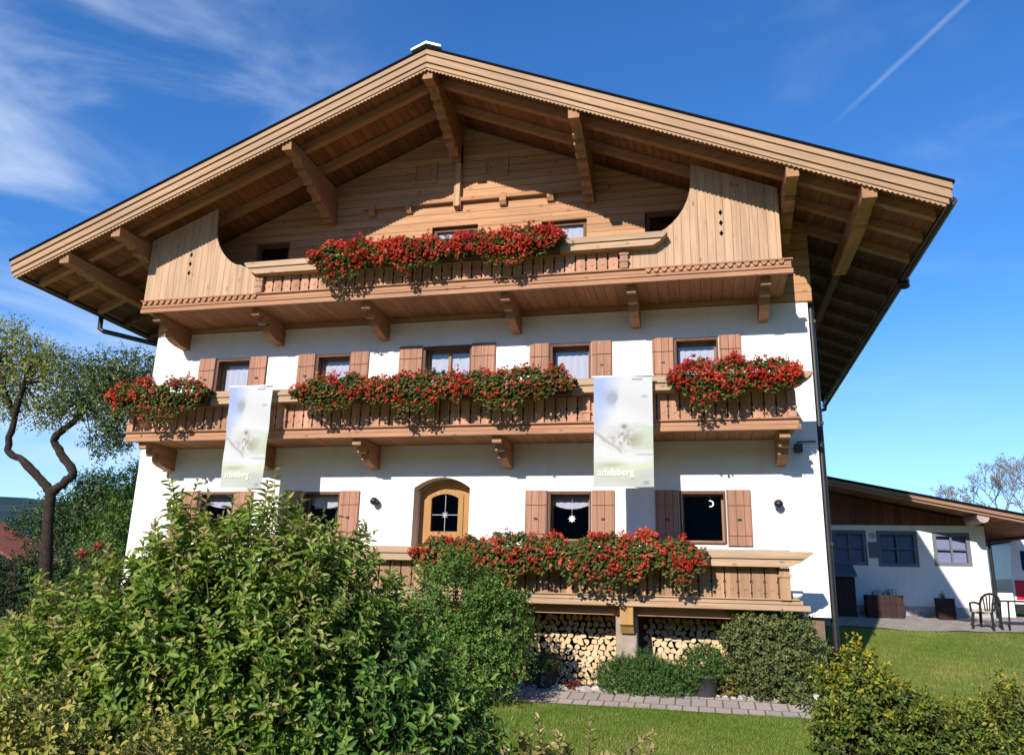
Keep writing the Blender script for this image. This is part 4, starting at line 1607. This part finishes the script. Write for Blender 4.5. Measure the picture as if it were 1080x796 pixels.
# pots
def pot(x, y, z, r, h, label, leafmat, hl, wl_, red=0, name='plant_pot'):
    e = thing(name, (x, y, z), label, 'plant pot')
    mb = MB()
    mb.lathe([(0, 0), (r * .78, 0), (r * .80, .02), (r * .94, h * .86), (r * 1.04, h * .87), (r * 1.05, h), (r * .95, h), (r * .93, h * .9), (0, h * .88)], (x, y, z), 28)
    mb.build('pot', M['pot'], e)
    P, O, rad = sample_lobes([((x, y, z + h + hl * .35), (wl_, wl_ * .8, hl))], 1100, .45, z + h - .06)
    arr, st = shoots(P, O, rad, .10, 7, .034, .020, .5, .6, .2, .4, .35)
    add_leaves('plant', arr, M[leafmat], e)
    if red:
        d = unit(rng.normal(size=(red, 3)))
        Pp = np.array([x, y - .03, z + h + hl * .55]) + d * np.array([wl_ * .9, wl_ * .7, hl * .8])
        V, F = leaf_arrays(Pp, unit(rng.normal(size=(red, 3))), d, np.full(red, .04), np.full(red, .035))
        quad_mesh('blossoms', V, F, M['petal'], e, np.repeat(rng.random(red), 2))
    return e


pot(9.05, -1.02, .20, .235, .29, 'dark grey round pot with low plant left of the cushion shrub', 'lf_dense', .14, .24, 40)
pot(11.60, -1.02, .20, .215, .33, 'dark grey round pot with a bushy green plant between the two shrubs', 'lf_cush', .30, .36)
shrub('red_leaved_plant', (11.95, -.85, .2), [((11.95, -.85, .42), (.25, .22, .26))], 'bronze-red leafy plant between dark pot and boxy shrub', 'plant', 'lf_mix', 350, .10, 8, .035, .022, .6, .7, .3, 3, .4, .6, 3)
shrub('red_leaved_plant', (9.52, -1.08, .2), [((9.52, -1.08, .24), (.16, .12, .08))], 'small crimson plant on the ground right of the left dark pot', 'plant', 'lf_red', 160, .05, 6, .03, .02, .6, .5, .3, 2, .3, .6, 3)

# edging stones between path and bed
for i in range(46):
    rr = random.Random(900 + i)
    x = 8.0 + i * .118 + rr.uniform(-.04, .04)
    if i < 42:
        s_ = rr.uniform(.035, .075)
        y = -1.12 + rr.uniform(-.03, .06)
    else:
        s_ = (.13, .10, .16, .12)[i - 42]
        x = (12.98, 13.15, 13.30, 13.5)[i - 42]
        y = (-1.1, -1.02, -1.1, -1.0)[i - 42]
    mb = MB()
    v, f = [], []
    nu, nv = 8, 5
    for b in range(nv + 1):
        for a in range(nu):
            th = math.pi * b / nv
            ph = 2 * math.pi * a / nu
            q = s_ * (1 + rr.uniform(-.22, .22))
            v.append((x + q * 1.25 * math.sin(th) * math.cos(ph), y + q * math.sin(th) * math.sin(ph), tz(x, y) + s_ * .35 + q * .75 * math.cos(th)))
    for b in range(nv):
        for a in range(nu):
            f.append((b * nu + a, b * nu + (a + 1) % nu, (b + 1) * nu + (a + 1) % nu, (b + 1) * nu + a))
    mb.add(v, f, 0, False)
    tag(mb.build('edging_stone', M['stone']), 'small pale rubble stone edging the flower bed along the paved path' if i < 42 else 'larger pale stone at the corner by the boxy shrub', 'stone', 'edging stones along the path' if i < 42 else 'larger stones at the house corner')


# grass blades
def grass(regions):
    Vs, Ts = [], []
    for (x0, x1, y0, y1, dens, h) in regions:
        n = int((x1 - x0) * (y1 - y0) * dens)
        x = x0 + (x1 - x0) * rng.random(n)
        y = y0 + (y1 - y0) * rng.random(n)
        z = np.array([tz(a, b) for a, b in zip(x, y)])
        q = rng.random(n) * 6.28
        hh = h * (.5 + rng.random(n)) * (1 + .35 * np.sin(x * 3.1) * np.sin(y * 2.7))
        wv = np.stack([np.cos(q), np.sin(q), np.zeros(n)], 1) * .0045
        P = np.stack([x, y, z - .005], 1)
        lean = np.stack([rng.normal(size=n) * .35, rng.normal(size=n) * .35, np.ones(n)], 1) * hh[:, None]
        Vs.append(np.stack([P - wv, P + wv, P + lean], 1).reshape(-1, 3))
        Ts.append(np.clip(.45 + .22 * np.sin(x * 1.1 + 2) * np.sin(y * .9) + .14 * np.sin(x * 4.3 + y * 2.9) * np.sin(y * 5.1) + (.18 if x0 > 13 else 0) + rng.normal(size=n) * .2, 0, 1))
    V = np.concatenate(Vs)
    F = np.arange(len(V)).reshape(-1, 3)
    g = quad_mesh('grass', V, F, M['blade'], None, np.concatenate(Ts))
    tag(g, kind='stuff')


grass([(8.6, 13.4, -6.6, -2.03, 3600, .045), (13.4, 17.0, -4.5, 7.9, 1500, .045), (17.0, 20.5, 0, 7.9, 900, .045)])

# ------------------------------------------------------------------ annex on the right
AY = 10.7
ax = thing('annex', (16.5, AY, 1.3), 'low white annex with brown boarded top and lean-to roof right of the chalet', 'building')
mb = MB()
AH = [(15.40, 16.24, 2.75, 3.65), (16.62, 17.60, 2.73, 3.64), (18.10, 18.97, 2.77, 3.60)]
wall_strips(mb, [W_ + .02, 19.42], 1.0, lambda x: 3.85, AH, AY, AY + .25)
mb.box(19.17, 19.42, AY + .25, 16, 1.0, 3.85)
mb.box(W_ + .02, 19.17, 15.75, 16, 1.0, 3.85)
mb.box(W_ + .02, W_ + .2, 11.05, 15.75, 1.0, 3.85)
mb.build('wall', M['plaster'], ax)
AS = -.212


def az(x):
    return 5.06 + AS * (x - 15.18)


mb = MB()
wall_strips(mb, [W_ + .02, 19.44], 3.852, lambda x: az(x) - .24, [], AY - .03, AY + .2)
mb.build('gable_boards', M['annexwood'], ax)
mb = MB()
mb.box(W_ + .03, 19.435, AY - .014, AY - .002, 1.0, 1.60)
mb.build('base_band', M['stone'], ax)
mb = MB()
xa, xb = W_ + .03, 21.0
mb.prism([(xa, az(xa) + .03), (xb, az(xb) + .03), (xb, az(xb) - .03), (xa, az(xa) - .03)], 'y', 9.30, 16.4)
ar = mb.build('roof', M['darkroof'], ax)
mb = MB()
mb.prism([(xa, az(xa) - .032), (xb - .02, az(xb) - .032), (xb - .02, az(xb) - .13), (xa, az(xa) - .13)], 'y', 9.34, 9.40)
mb.prism([(xa, az(xa) - .10), (xb - .05, az(xb) - .10), (xb - .05, az(xb) - .20), (xa, az(xa) - .20)], 'y', 9.402, 9.44)
mb.build('barge_board', M['barge_dark'], ar)
mb = MB()
mb.prism([(xa, az(xa) - .10), (xb - .06, az(xb) - .10), (xb - .06, az(xb) - .15), (xa, az(xa) - .15)], 'y', 9.445, 16.3)
mb.build('soffit', M['soffit'], ar)
mb = MB()
mb.tube([(19.06, 9.46, 3.98), (19.06, 11, 3.98)], .15, 16)
mb.build('purlin', M['beam_pale'], ar)
mb = MB()
mb.tube([(20.95, 9.36, 3.72), (20.95, 16.3, 3.68)], .075, 8)
mb.tube([(20.95, 9.6, 3.70), (20.90, 9.6, 3.60), (20.3, 10.1, 3.50), (19.58, 10.75, 3.44), (19.54, 10.8, 3.3), (19.54, 10.8, 1.3)], .05, 8)
mb.build('gutter', M['gutter'], ar)
mb = MB()
mb.box(.0 + W_ + .25, 19.1, 12.6, 12.7, 1.3, 3.8)
mb.build('inner_wall', M['room'], ax)
for i, (a, b, c_, d) in enumerate(AH):
    mb = MB()
    y = AY - .012
    fw = .05
    mb.box(a - .05, a + fw, y, y + .12, c_ - .05, d + .05)
    mb.box(b - fw, b + .05, y, y + .12, c_ - .05, d + .05)
    mb.box(a + fw, b - fw, y, y + .12, d - fw, d + .05)
    mb.box(a + fw, b - fw, y, y + .12, c_ - .05, c_ + fw)
    xm, zm = (a + b) / 2, (c_ + d) / 2
    mb.box(xm - .025, xm + .025, y + .03, y + .10, c_ + fw, d - fw)
    mb.box(a + fw, b - fw, y + .04, y + .09, zm - .018, zm + .018)
    w2 = mb.build('window', M['annexframe'], ax)
    mb = MB()
    mb.add([(a + fw, y + .065, c_ + fw), (b - fw, y + .065, c_ + fw), (b - fw, y + .065, d - fw), (a + fw, y + .065, d - fw)], [(0, 1, 2, 3)])
    mb.build('pane', M['pane_blue'], w2)
    mb = MB()
    for q in range(2):
        xs0 = a + .04 if q == 0 else b - .44
        mb.add([(xs0, y + .15, c_ + .03), (xs0 + .40, y + .17, c_ + .03), (xs0 + .40, y + .17, d - .02), (xs0, y + .15, d - .02)], [(0, 1, 2, 3)])
    mb.build('curtain', M['curtain'], w2)
mb = MB()
mb.bbox(16.33, 16.58, AY - .03, AY - .002, 2.92, 3.36, .004)
tag(mb.build('notice_board', M['annexframe']), 'small dark notice board between the left annex windows', 'notice board')
mb = MB()
mb.prism([(16.455 + .085 * math.cos(q), 3.55 + .085 * math.sin(q)) for q in [k * math.pi / 10 for k in range(20)]], 'y', AY - .03, AY - .002)
tag(mb.build('round_plaque', M['stone']), 'small round grey plaque above the notice board', 'plaque')
e = thing('cupboard', (15.45, AY - .35, 1.32), 'brown wooden cupboard with dark top standing against the annex beside the chalet', 'cupboard')
mb = MB()
mb.bbox(15.1, 15.78, AY - .62, AY - .06, 1.28, 2.36, .01)
mb.build('body', M['cup'], e)
mb = MB()
mb.prism([(AY - .70, 2.36), (AY - .04, 2.36), (AY - .04, 2.74), (AY - .62, 2.44)], 'x', 15.06, 15.84)
mb.build('top', M['annexframe'], e)


def trough(x0, x1, z0, h, lab, nl):
    e = thing('planter_box', ((x0 + x1) / 2, AY - .5, z0), lab, 'planter', 'wooden planters by the annex wall')
    mb = MB()
    y0, y1 = AY - .72, AY - .32
    mb.prism([(x0 + .03, z0), (x1 - .03, z0), (x1, z0 + h), (x0, z0 + h)], 'y', y0, y0 + .04)
    mb.prism([(x0 + .03, z0), (x1 - .03, z0), (x1, z0 + h), (x0, z0 + h)], 'y', y1 - .04, y1)
    mb.box(x0, x0 + .04, y0 + .04, y1 - .04, z0, z0 + h)
    mb.box(x1 - .04, x1, y0 + .04, y1 - .04, z0, z0 + h)
    mb.box(x0 + .04, x1 - .04, y0 + .04, y1 - .04, z0 + .02, z0 + h - .05)
    for k in (.33, .66):
        mb.box(x0 - .006, x1 + .006, y0 - .008, y0 - .002, z0 + h * k - .02, z0 + h * k + .02)
    mb.build('trough', M['cup'], e)
    P = np.stack([x0 + .1 + (x1 - x0 - .2) * rng.random(nl), np.full(nl, AY - .52) + rng.normal(size=nl) * .06, z0 + h - .04 + .03 * rng.random(nl)], 1)
    arr, st = shoots(P, unit(rng.normal(size=(nl, 3)) * .3 + np.array([0, 0, 1.])), np.ones(nl), .16, 8, .06, .03, .8, .4, .2, .3, .3)
    add_leaves('plant', arr, M['lf_dense'], e)


trough(16.02, 16.98, 1.22, .66, 'long dark wooden planter box on the terrace under the annex windows', 26)
trough(17.84, 18.26, 1.22, .62, 'short dark wooden planter tub beside the long planter', 10)

# chair
ch = thing('garden_chair', (18.55, 8.55, 1.09), 'dark plastic garden chair with fan-slatted back on the terrace', 'chair')
cx_, cy_, cz_ = 18.55, 8.55, 1.09
ca, sa = math.cos(R(-40)), math.sin(R(-40))


def cp(x, y, z):
    return (cx_ + ca * x - sa * y, cy_ + sa * x + ca * y, cz_ + z)


for sx in (-1, 1):
    for sy in (-1, 1):
        mb = MB()
        mb.tube([cp(sx * .25, sy * .24, 0), cp(sx * .22, sy * .20, .42)], [.030, .036], 6)
        mb.build('leg', M['chair'], ch)
mb = MB()
v = [cp(x, y, .43 - .02 * math.cos(x * 6) + (.01 if y > 0 else 0)) for y in np.linspace(-.24, .22, 6) for x in np.linspace(-.24, .24, 8)]
v2 = [(p[0], p[1], p[2] - .025) for p in v]
f = [(j * 8 + i, j * 8 + i + 1, (j + 1) * 8 + i + 1, (j + 1) * 8 + i) for j in range(5) for i in range(7)]
mb.add(v, f)
mb.add(v2, [q[::-1] for q in f])
mb.build('seat', M['chair'], ch)
mb = MB()
arcp = [(-.22, .44), (-.24, .62), (-.20, .78), (-.10, .86), (.0, .88), (.10, .86), (.20, .78), (.24, .62), (.22, .44)]
mb.tube([cp(a, .23 + (z - .44) * .28, z) for a, z in arcp], .032, 6)
for k in range(-2, 3):
    mb.tube([cp(k * .05, .235, .45), cp(k * .085, .335, .84 - abs(k) * .025)], .019, 5)
mb.build('backrest', M['chair'], ch)
for sx in (-1, 1):
    mb = MB()
    mb.tube([cp(sx * .24, .27, .62), cp(sx * .28, .05, .66), cp(sx * .27, -.20, .64), cp(sx * .25, -.23, .42)], .028, 6)
    mb.build('armrest', M['chair'], ch)
# table
tb_ = thing('garden_table', (19.25, 8.7, 1.1), 'dark slender garden table at the right edge of the terrace', 'table')
mb = MB()
mb.bbox(18.98, 19.9, 8.4, 9.1, 1.78, 1.82, .008)
mb.build('tabletop', M['chair'], tb_)
for a, b in ((19.02, 8.46), (19.02, 9.04), (19.86, 8.46), (19.86, 9.04)):
    mb = MB()
    mb.tube([(a, b, 1.09), (a + .04, b, 1.78)], .022, 6)
    mb.build('leg', M['chair'], tb_)
mb = MB()
mb.lathe([(0, 0), (.10, 0), (.13, .26), (.14, .27), (.125, .26), (0, .24)], (19.62, 8.3, tz(19.62, 8.3) + .02), 16)
tag(mb.build('red_bucket', M['red']), 'small red bucket on the gravel beside the dark garden table', 'bucket')

# van
vn = thing('white_van', (22.0, 14.5, 1.35), 'white van with red tail lamp parked behind the garden table at the right edge', 'van')
mb = MB()
x0, x1, z0, z1 = 20.74, 22.7, 1.58, 3.66
sec = [(x0 + .0, z0), (x1, z0), (x1 + .02, z0 + .9), (x1 - .08, z1 - .10), (x1 - .25, z1), (x0 + .25, z1), (x0 + .08, z1 - .10), (x0 - .02, z0 + .9)]
mb.prism(sec, 'y', 13.0, 18.2)
mb.build('body', M['vanwhite'], vn)
mb = MB()
mb.bbox(x0 - .02, x1 + .02, 12.88, 13.05, z0 - .06, z0 + .16, .02)
mb.build('bumper', M['black'], vn)
mb = MB()
mb.bbox(x0 + .30, x1 - .30, 12.985, 13.01, z0 + 1.15, z1 - .35, .008)
mb.build('rear_window', M['pane_dark'], vn)
for a in (x0 + .05, x1 - .46):
    mb = MB()
    mb.bbox(a, a + .36, 12.965, 13.01, z0 + .30, z0 + .85, .01)
    mb.build('tail_lamp', M['red'], vn)
for yy in (14.0, 17.2):
    for xx in (x0 + .02, x1 - .22):
        mb = MB()
        v = [(xx, yy + .33 * math.cos(q), 1.35 + .33 + .33 * math.sin(q)) for q in np.linspace(0, 2 * math.pi, 21)[:-1]]
        mb.add(v + [(p[0] + .2, p[1], p[2]) for p in v], [tuple(range(20)), tuple(range(20, 40))[::-1]] + [(i, 20 + i, 20 + (i + 1) % 20, (i + 1) % 20) for i in range(20)])
        mb.build('wheel', M['black'], vn)
mb = MB()
mb.bbox(19.5, 20.5, 12.4, 12.55, 1.1, 2.05, .01)
tag(mb.build('garden_wall', M['plaster']), 'low white garden wall between the annex corner and the white van', 'wall')

# ------------------------------------------------------------------ trees
def smooth(pts, rad, k=5):
    """Catmull-Rom through a limb's joints."""
    P_ = [np.array(p, float) for p in pts]
    P_ = [2 * P_[0] - P_[1]] + P_ + [2 * P_[-1] - P_[-2]]
    out, ro = [], []
    for i in range(1, len(P_) - 2):
        for j in range(k):
            u = j / k
            p0, p1, p2, p3 = P_[i - 1:i + 3]
            q = .5 * (2 * p1 + (p2 - p0) * u + (2 * p0 - 5 * p1 + 4 * p2 - p3) * u * u + (3 * p1 - p0 - 3 * p2 + p3) * u ** 3)
            out.append(tuple(q + rng.normal(size=3) * .016))
            ro.append((rad[i - 1] * (1 - u) + rad[i] * u) * (1 + .05 * rng.normal()))
    out.append(tuple(P_[-2]))
    ro.append(rad[-1])
    return out, ro


def crown(name, e, pts, n, r, k, ll, lw, mat, tint0, tipgain=.3, jitter=.8, up=.1, flat=.8):
    pts = np.array(pts)
    idx = rng.integers(0, len(pts), n)
    d = unit(rng.normal(size=(n, 3))) * (rng.random(n) ** .45)[:, None]
    rr = r if np.isscalar(r) else np.array(r)[idx][:, None]
    P = pts[idx] + d * rr * np.array([1, 1, flat])
    arr, st = shoots(P, unit(d), np.ones(n) * .8, ll * 4.0, k, ll, lw, up, jitter, .15, tint0, tipgain)
    return arr


ft = thing('fruit_tree', (-9.4, 8, .2), 'crooked old fruit tree with thin yellowing crown left of the chalet', 'tree')
mb = MB()
mb.tube(*smooth([(-9.3, 8, .1), (-9.44, 8, 1.9), (-9.63, 8, 3.2), (-9.78, 8, 4.6)], [.27, .21, .18, .17]), 10)
mb.tube(*smooth([(-9.78, 8, 4.5), (-10.42, 8, 5.07), (-11.01, 7.8, 5.6), (-11.55, 7.7, 5.95), (-11.47, 7.6, 7.06), (-12.28, 7.7, 8.17), (-13.01, 7.8, 9.25)], [.16, .145, .13, .115, .10, .07, .03]), 8)
mb.tube([(-11.47, 7.6, 7.06), (-11.14, 7.4, 8.19), (-10.87, 7.3, 9.18)], [.11, .08, .04], 7)
mb.tube(*smooth([(-9.74, 8, 4.5), (-9.4, 8.1, 4.88), (-9.21, 8.2, 5.22), (-9.76, 8.2, 5.81), (-10.13, 8.1, 6.33), (-9.69, 8.0, 6.71), (-9.17, 7.9, 7.07), (-8.94, 7.8, 7.72), (-8.55, 7.7, 8.52)], [.16, .15, .145, .135, .125, .115, .10, .07, .03]), 8)
mb.tube([(-9.17, 7.9, 7.07), (-8.68, 8.2, 7.98), (-7.99, 8.4, 8.59)], [.11, .08, .04], 7)
CL = [(-12.9, 8.0, 10.3), (-11.61, 7.5, 9.7), (-11.43, 8.2, 9.5), (-10.3, 7.6, 9.05), (-12.35, 8.4, 9.22), (-9.49, 8.0, 8.8), (-8.09, 7.5, 8.75), (-9.36, 8.4, 8.5), (-7.68, 8.0, 8.5), (-7.59, 7.6, 7.89), (-7.2, 8.3, 8.1), (-9.0, 7.8, 7.95), (-6.72, 8.0, 7.53), (-7.56, 8.2, 7.1), (-8.12, 7.7, 7.27), (-7.5, 8.0, 6.57), (-6.6, 8.0, 8.2), (-8.5, 8.2, 7.9), (-12.86, 8.2, 9.0), (-11.3, 7.7, 8.5), (-7.4, 8.3, 9.0), (-13.96, 8.0, 9.71), (-6.4, 8.0, 6.9), (-6.0, 8.0, 7.9), (-10.4, 8.0, 8.3), (-10.0, 7.6, 7.6), (-11.9, 7.6, 7.9), (-12.6, 8.3, 7.6), (-10.9, 8.2, 7.3), (-8.3, 8.4, 6.3), (-9.3, 7.6, 7.3), (-13.3, 8, 8.4)]
for (a, b, c_) in CL:
    src = min([(-12.28, 7.7, 8.17), (-11.14, 7.4, 8.19), (-8.94, 7.8, 7.72), (-8.68, 8.2, 7.98), (-7.99, 8.4, 8.59), (-13.01, 7.8, 9.25)], key=lambda s_: (s_[0] - a) ** 2 + (s_[1] - b) ** 2 + (s_[2] - c_) ** 2)
    for q in range(4):
        t_ = (a + rng.normal() * .4, b + rng.normal() * .4, c_ + rng.normal() * .35)
        md = tuple((s0 + s1) / 2 + rng.normal() * .12 for s0, s1 in zip(src, t_))
        mb.tube([src, md, t_], [.035, .022, .008], 4, caps=False)
mb.build('trunk', M['bark'], ft)
yel = [p for p in CL if p[0] < -10]
grn = [p for p in CL if p[0] >= -10]
a1 = crown('crown', ft, yel, 1500, .62, 7, .11, .07, 'lf_tree', .66)
a2 = crown('crown', ft, grn, 2500, .62, 7, .11, .07, 'lf_tree', .36)
add_leaves('crown', cat_arr(a1, a2), M['lf_tree'], ft)


def bg_tree(name, x, y, z0, h, r, lab, mat='lf_wood', n=900, ll=.16, tint0=.4, trunk=.16, lobes=9, cat='tree', grp='trees behind the chalet garden'):
    e = thing(name, (x, y, z0), lab, cat, grp)
    mb = MB()
    mb.tube([(x, y, z0 - .1), (x + .1, y, z0 + h * .4), (x - .05, y, z0 + h * .8)], [trunk, trunk * .7, trunk * .2], 7)
    pts, rs = [], []
    for k in range(lobes):
        u = (k + .5) / lobes
        zz = z0 + h * (.22 + .70 * u)
        wr = r * (1.0 - .55 * abs(u - .35) * 1.4)
        q = k * 2.4 + x
        p = (x + wr * .55 * math.cos(q), y + wr * .55 * math.sin(q), zz)
        pts.append(p)
        rs.append(wr * .62)
        mb.tube([(x, y, z0 + h * .25 + h * .4 * u), p], [trunk * .35, trunk * .1], 5, caps=False)
    mb.build('trunk', M['bark'], e)
    arr = crown('crown', e, pts, n, rs, 7, ll, ll * .55, mat, tint0, .4, .8, .2)
    add_leaves('crown', arr, M[mat], e)


bg_tree('garden_tree', -11.0, 14.5, .2, 6.0, 2.2, 'dark bushy tree close behind the left corner of the chalet', n=2500, tint0=.62)
bg_tree('garden_tree', -14.2, 15.5, .2, 6.0, 2.3, 'taller dark tree behind the fruit tree trunk', n=2400, tint0=.52)
bg_tree('garden_tree', -17.6, 16.5, .2, 5.2, 2.4, 'low dark tree at the far left edge', n=1200, tint0=.32)
bg_tree('garden_tree', -8.8, 18.0, .2, 5.6, 2.2, 'paler tree touching the chalet wall at its left edge', n=2300, tint0=.70)
bg_tree('garden_tree', -9.9, 13.0, .2, 6.3, 1.9, 'sunlit lighter green tree between the fruit tree trunk and the chalet', mat='lf_bright', n=1900, ll=.13, tint0=.40)
shrub('boundary_hedge', (-12, 11.5, .2), [((-15.5 + i * 1.5, 11.5 + .3 * (i % 2), 1.3), (1.1, .8, 1.35 + .2 * (i % 3))) for i in range(8)],
      'dark overgrown hedge across the garden behind the fruit tree', 'hedge', 'lf_wood', 2600, .35, 8, .13, .075, .3, .12, .3, 8, .5, .7, 6, srad=.006)
sh = thing('garden_shed', (-17.5, 13.5, .2), 'small shed with a reddish roof at the far left edge', 'shed')
mb = MB()
mb.box(-20, -15.6, 13.2, 15.5, .1, 2.25)
mb.build('wall', M['cup'], sh)
mb = MB()
mb.prism([(-20.2, 4.4), (-15.2, 2.30), (-15.2, 2.20), (-20.2, 4.25)], 'y', 12.7, 15.8)
mb.build('roof', M['shedroof'], sh)
bt = thing('bird_table', (-8.9, 4.0, .2), 'grey post with a pale board on top by the fruit tree', 'bird table')
mb = MB()
mb.bbox(-9.08, -8.84, 3.95, 4.1, .1, 2.20, .01)
mb.build('post', M['greyshelf'], bt)
mb = MB()
mb.bbox(-9.28, -8.62, 3.8, 4.25, 2.20, 2.27, .01)
mb.build('board', M['white'], bt)


# bare trees behind the annex
def bare(x, y, z0, h, lab, seed, leaves=130):
    e = thing('bare_tree', (x, y, z0), lab, 'tree', 'bare trees behind the annex')
    rr = random.Random(seed)
    mb = MB()
    tips = []

    def grow(p, d, L, r, lv):
        pts = [p]
        q = p
        for s_ in range(3):
            d = (d + Vector((rr.gauss(0, .10), rr.gauss(0, .10), .05 + rr.gauss(0, .05)))).normalized()
            q = q + d * L / 3
            pts.append(q)
        mb.tube(pts, [max(r * q_, .006) for q_ in (1, .85, .7, .55)], 6 if lv > 3 else 3, caps=False)
        if lv == 0:
            tips.append(q)
            return
        for k in range(3 if lv > 1 else 4):
            dd = (d + Vector((rr.gauss(0, .55), rr.gauss(0, .55), rr.gauss(.12, .25)))).normalized()
            grow(pts[rr.choice((2, 3, 3))], dd, L * rr.uniform(.58, .78), r * .56, lv - 1)

    grow(Vector((x, y, z0 - .1)), Vector((0, 0, 1)), h * .34, h * .017, 6)
    mb.build('trunk', M['bark_pale'], e)
    P = np.array([rr.choice(tips) for _ in range(leaves)])
    n = len(P)
    arr, st = shoots(P, unit(rng.normal(size=(n, 3))), np.ones(n), .2, 4, .09, .06, .2, .8, .1, .5, .2)
    add_leaves('crown', arr, M['lf_pale'], e)


bare(23.6, 22, 1.4, 6.6, 'pale bare tree above the middle of the annex roof end', 21)
bare(26.0, 23, 1.4, 7.2, 'bare tree at the right edge behind the annex', 22)
bare(21.6, 23, 1.4, 5.8, 'small bare tree just showing above the annex roof', 23)
bg_tree('dark_shrub_tree', 22.75, 20.0, 1.3, 3.3, 1.5, 'dark tangled small tree seen between the annex corner and the van', n=700, ll=.12, tint0=.3, grp=None)
print('logs', nlog)
